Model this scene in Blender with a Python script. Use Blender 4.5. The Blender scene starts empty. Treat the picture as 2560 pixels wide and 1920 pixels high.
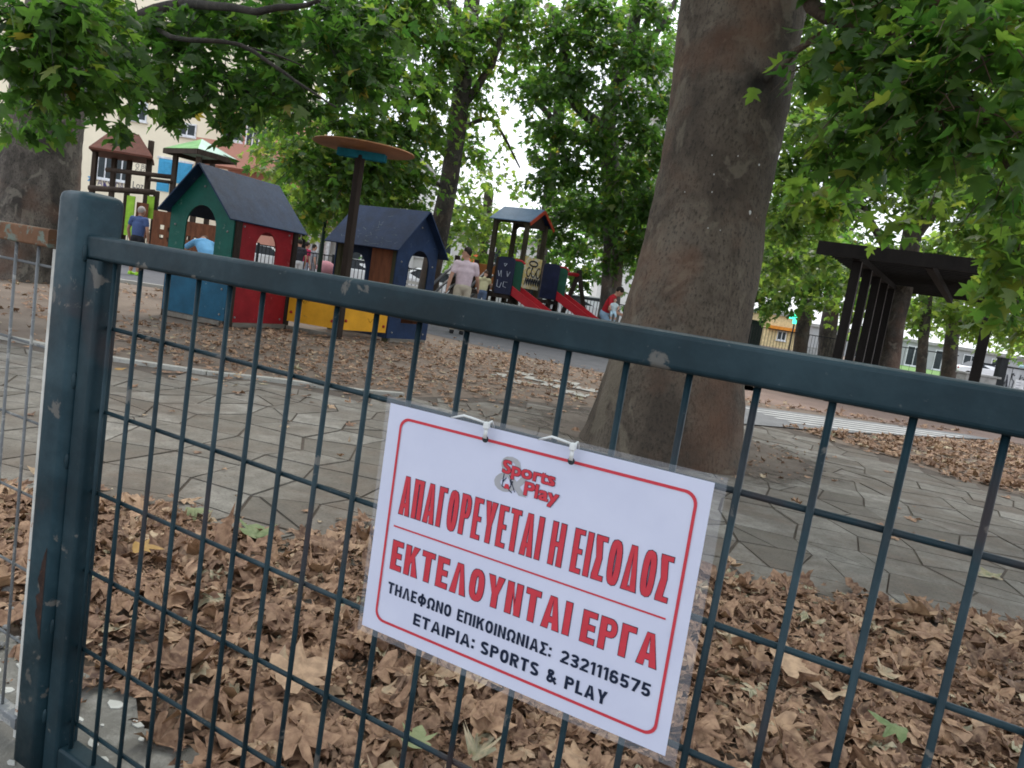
import bpy, bmesh, math, random
import numpy as np
from mathutils import Vector, Matrix, Euler
from mathutils import noise as mnoise
rad = math.radians
random.seed(7)
rng = np.random.default_rng(7)
SC = bpy.context.scene
COL = SC.collection

# ------------------------------------------------------------------ camera
CAM = np.array([1.1747, -0.7674, 1.0])
RIGHT = np.array([0.86172805, 0.48289812, 0.15567331])
DOWN = np.array([0.19381454, -0.02974579, -0.98058713])
# rows of the world->camera rotation (photo x right, y down, z forward)
FWD = np.array([-0.46889305, 0.87517118, -0.11922546])
RIGHT = RIGHT / np.linalg.norm(RIGHT)
FWD = FWD / np.linalg.norm(FWD)
DOWNI = np.cross(FWD, RIGHT)
FPX = 1867.257
cam_d = bpy.data.cameras.new('camera')
cam_o = bpy.data.objects.new('camera', cam_d)
COL.objects.link(cam_o)
m = Matrix(((RIGHT[0], -DOWNI[0], -FWD[0], CAM[0]), (RIGHT[1], -DOWNI[1], -FWD[1], CAM[1]), (RIGHT[2], -DOWNI[2], -FWD[2], CAM[2]), (0, 0, 0, 1)))
cam_o.matrix_world = m
cam_d.sensor_width = 36
cam_d.sensor_fit = 'HORIZONTAL'
cam_d.lens = 36 * FPX / 2560
cam_d.clip_start = 0.05
cam_d.clip_end = 2000
cam_d.dof.use_dof = False
cam_d.dof.focus_distance = 2.6
cam_d.dof.aperture_fstop = 5.6
SC.camera = cam_o

# ------------------------------------------------------------------ sky, sun, exposure
SUN_EL, SUN_AZ = rad(58), rad(-150)      # azimuth measured so that the light comes from behind the play houses
w = bpy.data.worlds.new('World')
SC.world = w
w.use_nodes = True
nt = w.node_tree
nt.nodes.clear()
sky = nt.nodes.new('ShaderNodeTexSky')
sky.sky_type = 'NISHITA'
sky.sun_disc = False
sky.sun_elevation = SUN_EL
sky.sun_rotation = rad(-25)
sky.dust_density = 4.0
sky.air_density = 1.0
tc = nt.nodes.new('ShaderNodeTexCoord')
nz = nt.nodes.new('ShaderNodeTexNoise'); nz.inputs['Scale'].default_value = 2.5; nz.inputs['Detail'].default_value = 5
cr = nt.nodes.new('ShaderNodeValToRGB')
cr.color_ramp.elements[0].position = 0.25; cr.color_ramp.elements[0].color = (0.55, 0.55, 0.55, 1)
cr.color_ramp.elements[1].position = 0.7; cr.color_ramp.elements[1].color = (0.95, 0.95, 0.95, 1)
mx = nt.nodes.new('ShaderNodeMix'); mx.data_type = 'RGBA'
mx.inputs[7].default_value = (8.6, 9.0, 9.6, 1)     # bright cloud sheet, in the sky texture's own units
bg = nt.nodes.new('ShaderNodeBackground'); bg.inputs[1].default_value = 0.12
out = nt.nodes.new('ShaderNodeOutputWorld')
L = nt.links.new
L(tc.outputs['Generated'], nz.inputs['Vector']); L(nz.outputs['Fac'], cr.inputs[0]); L(cr.outputs[0], mx.inputs[0])
L(sky.outputs[0], mx.inputs[6]); L(mx.outputs[2], bg.inputs[0]); L(bg.outputs[0], out.inputs[0])
sun_d = bpy.data.lights.new('sun', 'SUN')
sun_d.energy = 1.5
sun_d.angle = rad(24)
sun_d.color = (1.0, 0.95, 0.88)
sun_o = bpy.data.objects.new('sun', sun_d)
COL.objects.link(sun_o)
sd = Vector((-math.sin(rad(25)) * math.cos(SUN_EL), math.cos(rad(25)) * math.cos(SUN_EL), math.sin(SUN_EL)))   # towards the sun
sun_o.rotation_euler = sd.to_track_quat('Z', 'Y').to_euler()
SC.view_settings.view_transform = 'Standard'
SC.view_settings.look = 'None'
SC.view_settings.exposure = 0.88
SC.view_settings.gamma = 1
SC.cycles.filter_width = 1.8
SC.cycles.max_bounces = 8
SC.cycles.transparent_max_bounces = 12

# ------------------------------------------------------------------ where things stand
def ray(x, y):
    return RIGHT * ((x - 1280) / FPX) + DOWNI * ((y - 960) / FPX) + FWD
def P(x, y, D):
    return Vector(CAM + D * ray(x, y))
def G(x, y, z=0.0):
    d = ray(x, y)
    return Vector(CAM + d * ((z - CAM[2]) / d[2]))
RH = Vector((RIGHT[0], RIGHT[1], 0)).normalized()
FH = Vector((FWD[0], FWD[1], 0)).normalized()
UP = Vector((0, 0, 1))
U = 0.1417

# ------------------------------------------------------------------ materials
def NM(name):
    mt = bpy.data.materials.new(name); mt.use_nodes = True
    t = mt.node_tree
    return mt, t, t.nodes['Principled BSDF']
def tex(t, kind, scale, detail=4, rough=0.6, coord='Object', distort=0.0, stretch=None):
    c = t.nodes.new('ShaderNodeTexCoord')
    src = c.outputs[coord]
    if stretch:
        mp = t.nodes.new('ShaderNodeMapping'); mp.inputs['Scale'].default_value = stretch
        t.links.new(src, mp.inputs[0]); src = mp.outputs[0]
    n = t.nodes.new('ShaderNodeTexNoise' if kind == 'noise' else 'ShaderNodeTexVoronoi')
    n.inputs['Scale'].default_value = scale
    if kind == 'noise':
        n.inputs['Detail'].default_value = detail; n.inputs['Roughness'].default_value = rough; n.inputs['Distortion'].default_value = distort
    t.links.new(src, n.inputs['Vector'])
    return n
def ramp(t, src, stops):
    r = t.nodes.new('ShaderNodeValToRGB')
    e = r.color_ramp.elements
    while len(e) < len(stops): e.new(0.5)
    for k, (p, c) in enumerate(stops):
        e[k].position = p; e[k].color = (*c, 1) if len(c) == 3 else c
    t.links.new(src, r.inputs[0])
    return r
def mixc(t, fac, a, b):
    x = t.nodes.new('ShaderNodeMix'); x.data_type = 'RGBA'
    for s, i in ((fac, 0), (a, 6), (b, 7)):
        if hasattr(s, 'is_linked') or hasattr(s, 'links'): t.links.new(s, x.inputs[i])
        elif i == 0: x.inputs[0].default_value = s
        else: x.inputs[i].default_value = (*s, 1)
    return x.outputs[2]
def bump(t, b, src, strength=0.3, dist=0.01):
    n = t.nodes.new('ShaderNodeBump'); n.inputs['Strength'].default_value = strength; n.inputs['Distance'].default_value = dist
    t.links.new(src, n.inputs['Height']); t.links.new(n.outputs[0], b.inputs['Normal'])
def sc(c, k): return tuple(min(1, v * k) for v in c)
_mc = {}
def paint(name, c, rough=0.5, wear=None, wear_amt=0.68, scale=6.0, var=0.25, b=0.15, stretch=None):
    """a plain surface with uneven colour, optional patches of wear"""
    if name in _mc: return _mc[name]
    mt, t, bs = NM(name)
    n = tex(t, 'noise', scale, 6, 0.65, stretch=stretch)
    col = ramp(t, n.outputs['Fac'], [(0.3, sc(c, 1 - var)), (0.7, sc(c, 1 + var))]).outputs[0]
    if wear:
        n2 = tex(t, 'noise', scale * 2.3, 8, 0.7, distort=0.6)
        f = ramp(t, n2.outputs['Fac'], [(wear_amt, (0, 0, 0)), (wear_amt + 0.04, (1, 1, 1))]).outputs[0]
        col = mixc(t, f, col, wear)
    t.links.new(col, bs.inputs['Base Color']); bs.inputs['Specular IOR Level'].default_value = .17
    n3 = tex(t, 'noise', scale * 9, 4)
    r = ramp(t, n3.outputs['Fac'], [(0.3, (rough - .1,) * 3), (0.7, (min(1, rough + .12),) * 3)])
    t.links.new(r.outputs[0], bs.inputs['Roughness'])
    bump(t, bs, n3.outputs['Fac'], b, 0.004)
    _mc[name] = mt
    return mt

def leaf_material(name, stops, trans, tf=0.45, rough=0.45):
    mt, t, bs = NM(name)
    a = t.nodes.new('ShaderNodeAttribute'); a.attribute_name = 'tone'
    col = ramp(t, a.outputs['Fac'], stops).outputs[0]
    n = tex(t, 'noise', 45, 4)
    col2 = mixc(t, 0.35, col, ramp(t, n.outputs['Fac'], [(0.38, sc(stops[0][1], .7)), (0.62, sc(stops[len(stops) // 2][1], 1.15))]).outputs[0])
    t.links.new(col2, bs.inputs['Base Color'])
    bs.inputs['Roughness'].default_value = rough
    if tf > 0:
        tr = t.nodes.new('ShaderNodeBsdfTranslucent')
        tcol = ramp(t, a.outputs['Fac'], trans).outputs[0]
        t.links.new(tcol, tr.inputs[0])
        ms = t.nodes.new('ShaderNodeMixShader'); ms.inputs[0].default_value = tf
        t.links.new(bs.outputs[0], ms.inputs[1]); t.links.new(tr.outputs[0], ms.inputs[2])
        t.links.new(ms.outputs[0], t.nodes['Material Output'].inputs[0])
    return mt
M_LEAF = leaf_material('plane_leaf', [(0, (.018, .050, .014)), (.55, (.040, .088, .021)), (.85, (.088, .138, .030)), (1, (.19, .165, .03))],
                       [(0, (.07, .21, .03)), (.55, (.165, .36, .045)), (.85, (.33, .49, .06)), (1, (.46, .37, .05))], 0.56)
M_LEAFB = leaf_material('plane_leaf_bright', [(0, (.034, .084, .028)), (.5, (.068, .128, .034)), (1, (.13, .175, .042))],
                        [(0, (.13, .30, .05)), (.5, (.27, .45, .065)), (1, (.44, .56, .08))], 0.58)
M_LITTER = leaf_material('dry_leaf', [(0, (.068, .033, .021)), (.2, (.145, .070, .043)), (.45, (.245, .132, .080)), (.68, (.355, .208, .128)), (.85, (.48, .325, .21)), (.93, (.54, .43, .29)), (.97, (.40, .40, .29)), (1, (.22, .26, .14))],
                         [(0, (.2, .1, .05)), (1, (.35, .25, .12))], 0.10, 0.75)

def ground_mat(name, c1, c2, c3=None, scale=2.0, fine=60, b=0.5):
    mt, t, bs = NM(name)
    n = tex(t, 'noise', scale, 8, 0.65)
    n2 = tex(t, 'noise', fine, 6, 0.7)
    col = ramp(t, n.outputs['Fac'], [(0.3, c1), (0.7, c2)]).outputs[0]
    col = mixc(t, ramp(t, n2.outputs['Fac'], [(0.5, (0, 0, 0)), (0.72, (.55, .55, .55))]).outputs[0], col, c3 or sc(c1, .5))
    t.links.new(col, bs.inputs['Base Color']); bs.inputs['Roughness'].default_value = 0.95
    bump(t, bs, n2.outputs['Fac'], b, 0.01)
    return mt
M_EARTH = ground_mat('earth', (.115, .083, .062), (.20, .155, .12), (.07, .045, .03), 1.3, 40)
M_DIRT = ground_mat('dirt_pit', (.085, .062, .048), (.16, .125, .10), (.04, .028, .02), 2.5, 55)
M_CONC = ground_mat('concrete', (.13, .125, .11), (.22, .21, .19), (.42, .41, .38), 5, 22, 0.6)
M_RUBBER = ground_mat('rubber', (.055, .058, .065), (.10, .10, .11), None, 3, 120, 0.3)
M_KERB = ground_mat('kerb_stone', (.30, .29, .26), (.42, .41, .38), None, 4, 60, 0.3)
M_ASPH = ground_mat('asphalt', (.16, .16, .165), (.23, .23, .235), (.10, .10, .10), 3, 150, 0.4)
M_REDPATH = ground_mat('red_path', (.20, .135, .11), (.27, .19, .155), None, 2, 80, 0.3)
M_GRASS = ground_mat('grass', (.07, .16, .03), (.13, .26, .05), (.04, .09, .02), 3, 50, 0.6)

def slab_mat():
    mt, t, bs = NM('paving_stone')
    a = t.nodes.new('ShaderNodeAttribute'); a.attribute_name = 'tone'
    col = ramp(t, a.outputs['Fac'], [(0, (.150, .134, .114)), (.5, (.212, .196, .172)), (1, (.285, .270, .244))]).outputs[0]
    n = tex(t, 'noise', 1.6, 8, .65)
    col = mixc(t, ramp(t, n.outputs['Fac'], [(.46, (0, 0, 0)), (.62, (.75, .75, .75))]).outputs[0], col, (.13, .10, .078))
    n3 = tex(t, 'noise', 9, 6, .6)
    col = mixc(t, ramp(t, n3.outputs['Fac'], [(.42, (.45, .45, .45)), (.60, (0, 0, 0))]).outputs[0], col, (.10, .092, .08))
    n2 = tex(t, 'noise', 75, 6, .75)
    col = mixc(t, ramp(t, n2.outputs['Fac'], [(.50, (0, 0, 0)), (.66, (.65, .65, .65))]).outputs[0], col, (.075, .062, .05))
    t.links.new(col, bs.inputs['Base Color']); bs.inputs['Roughness'].default_value = .88; bs.inputs['Specular IOR Level'].default_value = .25
    bump(t, bs, n2.outputs['Fac'], .5, .008)
    return mt
M_SLAB = slab_mat()
M_JOINT = ground_mat('joint_soil', (.050, .038, .030), (.105, .083, .066), None, 4, 60)

def bark_mat(name, c1, c2, c3, scale=3.0, scars=()):
    mt, t, bs = NM(name)
    n = tex(t, 'noise', scale, 8, .6, stretch=(1, 1, .55))
    col = ramp(t, n.outputs['Fac'], [(.38, c1), (.5, c2), (.63, c3)]).outputs[0]
    v = tex(t, 'noise', scale * 2.2, 3, .5, distort=1.2)
    col = mixc(t, ramp(t, v.outputs['Fac'], [(.48, (0, 0, 0)), (.66, (.5, .5, .5))]).outputs[0], col, sc(c1, .75))
    nf = tex(t, 'noise', 38, 8, .75, stretch=(1.4, 1.4, .7))
    col = mixc(t, ramp(t, nf.outputs['Fac'], [(.50, (0, 0, 0)), (.64, (.85, .85, .85))]).outputs[0], col, sc(c1, .35))
    for (loc, r) in scars:     # dark scars where limbs were cut
        c = t.nodes.new('ShaderNodeTexCoord')
        d = t.nodes.new('ShaderNodeVectorMath'); d.operation = 'DISTANCE'; d.inputs[1].default_value = loc
        t.links.new(c.outputs['Object'], d.inputs[0])
        nn = tex(t, 'noise', 9, 5)
        ma = t.nodes.new('ShaderNodeMath'); ma.operation = 'MULTIPLY_ADD'; ma.inputs[1].default_value = r * 1.4
        t.links.new(nn.outputs['Fac'], ma.inputs[0]); t.links.new(d.outputs['Value'], ma.inputs[2])
        f = ramp(t, ma.outputs[0], [(r * .9, (.9, .9, .9)), (r * 1.9, (0, 0, 0))]).outputs[0]
        col = mixc(t, f, col, (.018, .016, .014))
    fk = tex(t, 'noise', scale * 1.7, 5, .55, distort=.9, stretch=(1, 1, .7))
    col = mixc(t, ramp(t, fk.outputs['Fac'], [(.57, (0, 0, 0)), (.63, (.55, .55, .55))]).outputs[0], col, (c3[0] * 1.35, c3[1] * 1.4, c3[2] * 1.35))
    col = mixc(t, ramp(t, nf.outputs['Fac'], [(.54, (0, 0, 0)), (.66, (.35, .35, .35))]).outputs[0], col, sc(c1, .45))
    wr = tex(t, 'noise', 1.1, 5, .6)
    col = mixc(t, ramp(t, wr.outputs['Fac'], [(.50, (0, 0, 0)), (.66, (.6, .6, .6))]).outputs[0], col, (c2[0] * 1.5, c2[1] * .95, c2[2] * .75))
    t.links.new(col, bs.inputs['Base Color']); bs.inputs['Roughness'].default_value = .92
    bump(t, bs, nf.outputs['Fac'], 1.0, .045)
    return mt

# ------------------------------------------------------------------ mesh helpers
def dress(o, label=None, cat=None, group=None, kind=None):
    if label: o['label'] = label
    if cat: o['category'] = cat
    if group: o['group'] = group
    if kind: o['kind'] = kind
    return o
def thing(name, label, cat, loc=(0, 0, 0), rz=0.0, group=None):
    o = bpy.data.objects.new(name, None); o.empty_display_size = .2
    COL.objects.link(o); o.location = loc; o.rotation_euler = (0, 0, rz)
    bpy.context.view_layer.update()
    return dress(o, label, cat, group)
class MB:
    def __init__(s): s.v = []; s.f = []
    def add(s, vs, fs):
        k = len(s.v); s.v += [tuple(p) for p in vs]; s.f += [tuple(i + k for i in f) for f in fs]; return s
    def obox(s, o, a, b, c):
        o, a, b, c = (Vector(q) for q in (o, a, b, c))
        vs = [o, o + a, o + a + b, o + b, o + c, o + a + c, o + a + b + c, o + b + c]
        return s.add(vs, [(0, 3, 2, 1), (4, 5, 6, 7), (0, 1, 5, 4), (1, 2, 6, 5), (2, 3, 7, 6), (3, 0, 4, 7)])
    def box(s, x0, y0, z0, x1, y1, z1):
        return s.obox((x0, y0, z0), (x1 - x0, 0, 0), (0, y1 - y0, 0), (0, 0, z1 - z0))
    def beam(s, p, q, wd, h, up=(0, 0, 1)):
        p, q = Vector(p), Vector(q); d = q - p; up = Vector(up)
        if abs(d.normalized().dot(up)) > .98: up = FH
        sd_ = d.cross(up).normalized(); u2 = sd_.cross(d).normalized()
        return s.obox(p - sd_ * wd / 2 - u2 * h / 2, d, sd_ * wd, u2 * h)
    def tube(s, pts, rs, n=8, cap=True):
        pts = [Vector(p) for p in pts]
        if not hasattr(rs, '__len__'): rs = [rs] * len(pts)
        k0 = len(s.v); ref = None
        for i, p in enumerate(pts):
            d = (pts[min(i + 1, len(pts) - 1)] - pts[max(i - 1, 0)]).normalized()
            if ref is None: ref = d.orthogonal().normalized()
            ref = (ref - d * ref.dot(d)).normalized(); b2 = d.cross(ref)
            for j in range(n):
                a = 2 * math.pi * j / n
                s.v.append(tuple(p + (ref * math.cos(a) + b2 * math.sin(a)) * rs[i]))
        for i in range(len(pts) - 1):
            for j in range(n):
                a, b = k0 + i * n + j, k0 + i * n + (j + 1) % n
                s.f.append((a, b, b + n, a + n))
        if cap:
            s.f.append(tuple(k0 + j for j in reversed(range(n)))); s.f.append(tuple(k0 + (len(pts) - 1) * n + j for j in range(n)))
        return s
    def ball(s, c, r, seg=12, rings=8, sq=(1, 1, 1)):
        k0 = len(s.v)
        for i in range(rings + 1):
            th = math.pi * i / rings
            for j in range(seg):
                a = 2 * math.pi * j / seg
                s.v.append((c[0] + r * sq[0] * math.sin(th) * math.cos(a), c[1] + r * sq[1] * math.sin(th) * math.sin(a), c[2] + r * sq[2] * math.cos(th)))
        for i in range(rings):
            for j in range(seg):
                a, b = k0 + i * seg + j, k0 + i * seg + (j + 1) % seg
                s.f.append((a, a + seg, b + seg, b))
        return s
    def lathe(s, c, prof, seg=24):
        k0 = len(s.v)
        for (r, z) in prof:
            for j in range(seg):
                a = 2 * math.pi * j / seg
                s.v.append((c[0] + r * math.cos(a), c[1] + r * math.sin(a), c[2] + z))
        for i in range(len(prof) - 1):
            for j in range(seg):
                a, b = k0 + i * seg + j, k0 + i * seg + (j + 1) % seg
                s.f.append((a, b, b + seg, a + seg))
        s.f.append(tuple(k0 + j for j in reversed(range(seg)))); s.f.append(tuple(k0 + (len(prof) - 1) * seg + j for j in range(seg)))
        return s
    def prism(s, poly, z0, z1):
        n = len(poly)
        return s.add([(x, y, z0) for x, y in poly] + [(x, y, z1) for x, y in poly],
                     [tuple(reversed(range(n))), tuple(range(n, 2 * n))] + [(i, (i + 1) % n, n + (i + 1) % n, n + i) for i in range(n)])
def link(name, me, mat, parent=None, smooth=False, bevel=0.0):
    if mat: me.materials.append(mat)
    if smooth: me.polygons.foreach_set('use_smooth', [True] * len(me.polygons))
    o = bpy.data.objects.new(name, me); COL.objects.link(o)
    if parent:
        o.parent = parent
        o.matrix_parent_inverse = parent.matrix_world.inverted() if parent.parent is None else Matrix()
    if bevel:
        bv = o.modifiers.new('bevel', 'BEVEL'); bv.width = bevel; bv.segments = 2; bv.limit_method = 'ANGLE'
    return o
def build(mb, name, mat, parent=None, smooth=False, bevel=0.0, recalc=True):
    me = bpy.data.meshes.new(name); me.from_pydata(mb.v, [], mb.f)
    if recalc:
        b = bmesh.new(); b.from_mesh(me); bmesh.ops.recalc_face_normals(b, faces=b.faces); b.to_mesh(me); b.free()
    return link(name, me, mat, parent, smooth, bevel)
def plate(outer, holes, thick, frame):
    """flat board with cut-outs: 2D outline in (u, v), frame = origin, u axis, v axis"""
    cu = bpy.data.curves.new('tmp', 'CURVE'); cu.dimensions = '2D'; cu.fill_mode = 'BOTH'; cu.extrude = thick / 2
    for loop in [outer] + list(holes):
        sp = cu.splines.new('POLY'); sp.points.add(len(loop) - 1); sp.use_cyclic_u = True
        for pt, (x, y) in zip(sp.points, loop): pt.co = (x, y, 0, 1)
    o = bpy.data.objects.new('tmp', cu); COL.objects.link(o)
    dg = bpy.context.evaluated_depsgraph_get(); dg.update()
    me = bpy.data.meshes.new_from_object(o.evaluated_get(dg))
    bpy.data.objects.remove(o); bpy.data.curves.remove(cu)
    O, u, v = (Vector(q) for q in frame); u = u.normalized(); v = v.normalized(); n = u.cross(v)
    me.transform(Matrix(((u.x, v.x, n.x, O.x), (u.y, v.y, n.y, O.y), (u.z, v.z, n.z, O.z), (0, 0, 0, 1))))
    me.materials.clear()
    return me
def arch(cx, hw, z0, z1, n=12):
    return [(cx - hw, z0), (cx + hw, z0)] + [(cx + hw * math.cos(math.pi * k / n), z1 + hw * 1.15 * math.sin(math.pi * k / n)) for k in range(n + 1)]
def text_mesh(body, frame, box, depth=0.0, bold=0.0, fit=True, align='LEFT'):
    """lettering filling the box (u0, v0, u1, v1) of the plane frame (origin, u, v)"""
    cu = bpy.data.curves.new('tmp', 'FONT'); cu.body = body; cu.size = 1; cu.offset = bold; cu.resolution_u = 3; cu.fill_mode = 'FRONT'
    o = bpy.data.objects.new('tmp', cu); COL.objects.link(o)
    dg = bpy.context.evaluated_depsgraph_get(); dg.update()
    me = bpy.data.meshes.new_from_object(o.evaluated_get(dg))
    bpy.data.objects.remove(o); bpy.data.curves.remove(cu)
    co = np.array([v.co[:] for v in me.vertices])
    mn, mxx = co.min(0), co.max(0)
    u0, v0, u1, v1 = box
    uu = u0 + (co[:, 0] - mn[0]) / (mxx[0] - mn[0]) * (u1 - u0); vv = v0 + (co[:, 1] - mn[1]) / (mxx[1] - mn[1]) * (v1 - v0)
    O, u, v = (Vector(q) for q in frame); u = u.normalized(); v = v.normalized(); n = u.cross(v)
    for vt, a, b in zip(me.vertices, uu, vv): vt.co = O + u * a + v * b + n * depth
    return me
def join_meshes(ms):
    b = bmesh.new()
    for me in ms: b.from_mesh(me)
    out_ = bpy.data.meshes.new('joined'); b.to_mesh(out_); b.free()
    for me in ms: bpy.data.meshes.remove(me)
    return out_
def copy_tree(o, parent=None):
    c = o.copy(); COL.objects.link(c)
    if parent: c.parent = parent
    for ch in list(o.children): copy_tree(ch, c)
    return c

# ------------------------------------------------------------------ ground
def sheet(name, poly, z, mat, sub=0, lift=0.0):
    b = bmesh.new()
    f = b.faces.new([b.verts.new((p[0], p[1], z)) for p in poly])
    if f.normal.z < 0: f.normal_flip()
    me = bpy.data.meshes.new(name); b.to_mesh(me); b.free()
    o = link(name, me, mat); dress(o, kind='structure'); return o
def strip(pts): return [tuple(G(x, y)[:2]) for x, y in pts]
sheet('ground', [(-400, -40), (400, -40), (400, 600), (-400, 600)], 0.0, M_EARTH)
pave = [(-14, .0), (-3, .0), (-1.2, .25), (-.6, .55), (.6, 1.3), (1.7, 2.0), (5, 3.4), (7, 5.0), (6.5, 6.6), (2.8, 6.55), (1.66, 6.88), (1.16, 7.36), (.6, 7.6), (.1, 8.0), (-.5, 7.6), (-1.2, 6.6), (-2.2, 5.4), (-2.56, 4.27), (-2.74, 3.97), (-3.3, 3.5), (-3.63, 3.15), (-4.23, 2.78), (-6.5, 2.1), (-14, 2.4)]
sheet('paving_bed', pave, 0.004, M_JOINT)
def clip_side(poly, f):
    o_ = []
    for k in range(len(poly)):
        p, q_ = poly[k], poly[(k + 1) % len(poly)]; a, b_ = f(p), f(q_)
        if a >= 0: o_.append(p)
        if (a >= 0) != (b_ >= 0): o_.append(p + (q_ - p) * (a / (a - b_)))
    return o_
def slabs():
    rs = random.Random(21); ang = rad(17); ca, sa = math.cos(ang), math.sin(ang); st = .33
    V, F, T = [], [], []; pp = np.array(pave)
    def vert(i, j):
        r_ = random.Random(i * 7919 + j * 104729); x = (i + (.5 if j % 2 else 0) * r_.uniform(.2, .7) + r_.uniform(-.2, .2)) * st; y = (j + r_.uniform(-.2, .2)) * st * .86
        return Vector((ca * x - sa * y, sa * x + ca * y))
    for i in range(-34, 34):
        for j in range(-24, 34):
            quad = [vert(i, j), vert(i + 1, j), vert(i + 1, j + 1), vert(i, j + 1)]
            polys = [quad]
            c = sum(quad, Vector((0, 0))) / 4
            u_ = rs.random()
            if u_ < .26:     # broken across
                a = rs.uniform(0, math.pi); n_ = Vector((math.cos(a), math.sin(a))); o_ = c + n_ * rs.uniform(-.06, .06)
                polys = [clip_side(quad, lambda p: (p - o_).dot(n_)), clip_side(quad, lambda p: -(p - o_).dot(n_))]
            for poly in polys:
                if len(poly) < 3: continue
                g_ = rs.uniform(.003, .009); cc = sum(poly, Vector((0, 0))) / len(poly)
                if not in_poly(np.array([tuple(cc)] + [tuple(p) for p in poly]), pave).all(): continue
                q_ = list(poly); n0 = len(poly)
                area = sum(poly[k].x * poly[(k + 1) % n0].y - poly[(k + 1) % n0].x * poly[k].y for k in range(n0))
                sg = 1 if area > 0 else -1
                for k in range(n0):
                    d = poly[(k + 1) % n0] - poly[k]
                    if d.length < 1e-5: continue
                    n_ = Vector((-d.y, d.x)).normalized() * sg; p0 = poly[k]
                    q_ = clip_side(q_, lambda p: (p - p0).dot(n_) - g_)
                    if len(q_) < 3: break
                if len(q_) < 3: continue
                z = .010 + rs.uniform(-.002, .003); tl_ = (rs.uniform(-.01, .01), rs.uniform(-.01, .01)); k0 = len(V); m_ = len(q_); tn = min(1, max(0, rs.gauss(.5, .28)))
                cc = sum(q_, Vector((0, 0))) / m_
                for p in q_: V.append((p.x, p.y, .003))
                for p in q_: V.append((p.x, p.y, z + (p - cc).x * tl_[0] + (p - cc).y * tl_[1]))
                T += [tn] * (2 * m_)
                F.append(tuple(range(k0 + m_, k0 + 2 * m_)) if sg > 0 else tuple(reversed(range(k0 + m_, k0 + 2 * m_))))
                for k in range(m_): F.append((k0 + k, k0 + (k + 1) % m_, k0 + m_ + (k + 1) % m_, k0 + m_ + k))
    me = bpy.data.meshes.new('paving'); me.from_pydata(V, [], F)
    at = me.attributes.new('tone', 'FLOAT', 'POINT'); at.data.foreach_set('value', np.array(T, dtype=np.float32))
    return dress(link('paving', me, M_SLAB), kind='structure')
PAVE_LATER = slabs
kb = MB()
kp = [(-14, 2.44), (-6.5, 2.14), (-4.23, 2.82), (-3.63, 3.19), (-3.3, 3.56), (-2.74, 4.0), (-2.55, 4.3)]
for a, b_ in zip(kp[:-1], kp[1:]): kb.beam((*a, .012), (*b_, .012), .06, .05)
dress(build(kb, 'kerb', M_KERB, bevel=.006), kind='structure')
# dirt round the foot of the big tree
pit = [(-1.5, 4.9), (-1.25, 4.4), (-.75, 4.15), (-.2, 4.05), (.25, 4.4), (.42, 5.0), (.55, 5.6), (.42, 6.3), (0, 6.6), (-.9, 6.5), (-1.5, 5.9)]
mt, t, bs = NM('ragged_dirt')
n_a = tex(t, 'noise', 2.5, 8, .65); n_b = tex(t, 'noise', 55, 6, .7)
cl_ = ramp(t, n_a.outputs['Fac'], [(.36, (.07, .052, .04)), (.64, (.15, .122, .098))]).outputs[0]
cl_ = mixc(t, ramp(t, n_b.outputs['Fac'], [(.48, (0, 0, 0)), (.66, (.7, .7, .7))]).outputs[0], cl_, (.035, .025, .018))
t.links.new(cl_, bs.inputs['Base Color']); bs.inputs['Roughness'].default_value = .95; bump(t, bs, n_b.outputs['Fac'], .6, .01)
c_ = t.nodes.new('ShaderNodeTexCoord'); d_n = t.nodes.new('ShaderNodeVectorMath'); d_n.operation = 'DISTANCE'; d_n.inputs[1].default_value = (-.5, 5.3, 0); t.links.new(c_.outputs['Object'], d_n.inputs[0])
n_c = tex(t, 'noise', 3.2, 7, .7); m_n = t.nodes.new('ShaderNodeMath'); m_n.operation = 'MULTIPLY_ADD'; m_n.inputs[1].default_value = 1.5; t.links.new(n_c.outputs['Fac'], m_n.inputs[0]); t.links.new(d_n.outputs['Value'], m_n.inputs[2])
m_d = t.nodes.new('ShaderNodeMapRange'); m_d.inputs[1].default_value = 1.75; m_d.inputs[2].default_value = 2.0; m_d.inputs[3].default_value = 1; m_d.inputs[4].default_value = 0; t.links.new(m_n.outputs[0], m_d.inputs[0]); t.links.new(m_d.outputs[0], bs.inputs['Alpha'])
sheet('dirt_patch', [(-2.4, 3.4), (1.5, 3.4), (1.5, 7.2), (-2.4, 7.2)], 0.0155, mt)
sheet('rubber_mat', [(-7.2, 10.9), (-5.6, 10.5), (-4.2, 10.15), (-3.1, 10.19), (-1.2, 12.4), (-3, 20), (-9, 24), (-16, 20)], 0.004, M_RUBBER)
sheet('rubber_floor', [(-12.9, 8.7), (-11.6, 9.5), (-12.5, 16), (-24, 16), (-22, 6.5), (-15.5, 6.9)], 0.004, M_RUBBER)
kb = MB(); kb.beam((-16, 6.3, .03), (-11.3, 9.55, .03), .12, .08)
dress(build(kb, 'kerb_strip', M_KERB, bevel=.01), kind='structure')
slab = [(-1.0, 9.2), (-.45, 7.3), (.43, 8.5), (1.46, 10.4), (2.3, 12.0), (1.9, 11.9)]
sheet('asphalt_strip', slab, 0.016, M_ASPH)
st = MB()
d_ = (Vector((2.17, 11.94, 0)) - Vector((-.78, 9.23, 0))); dn = d_.normalized(); pn = Vector((dn.y, -dn.x, 0))
for k, (s0, s1) in enumerate(((.05, 3.6), (.1, 3.3), (.12, 2.7), (.15, 2.1), (.2, 1.5))):
    o_ = Vector((-.80, 9.05, .020)) + pn * (k * .21)
    st.add([o_ + dn * s0, o_ + dn * s1, o_ + dn * s1 + pn * .08, o_ + dn * s0 + pn * .08], [(0, 1, 2, 3)])
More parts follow.
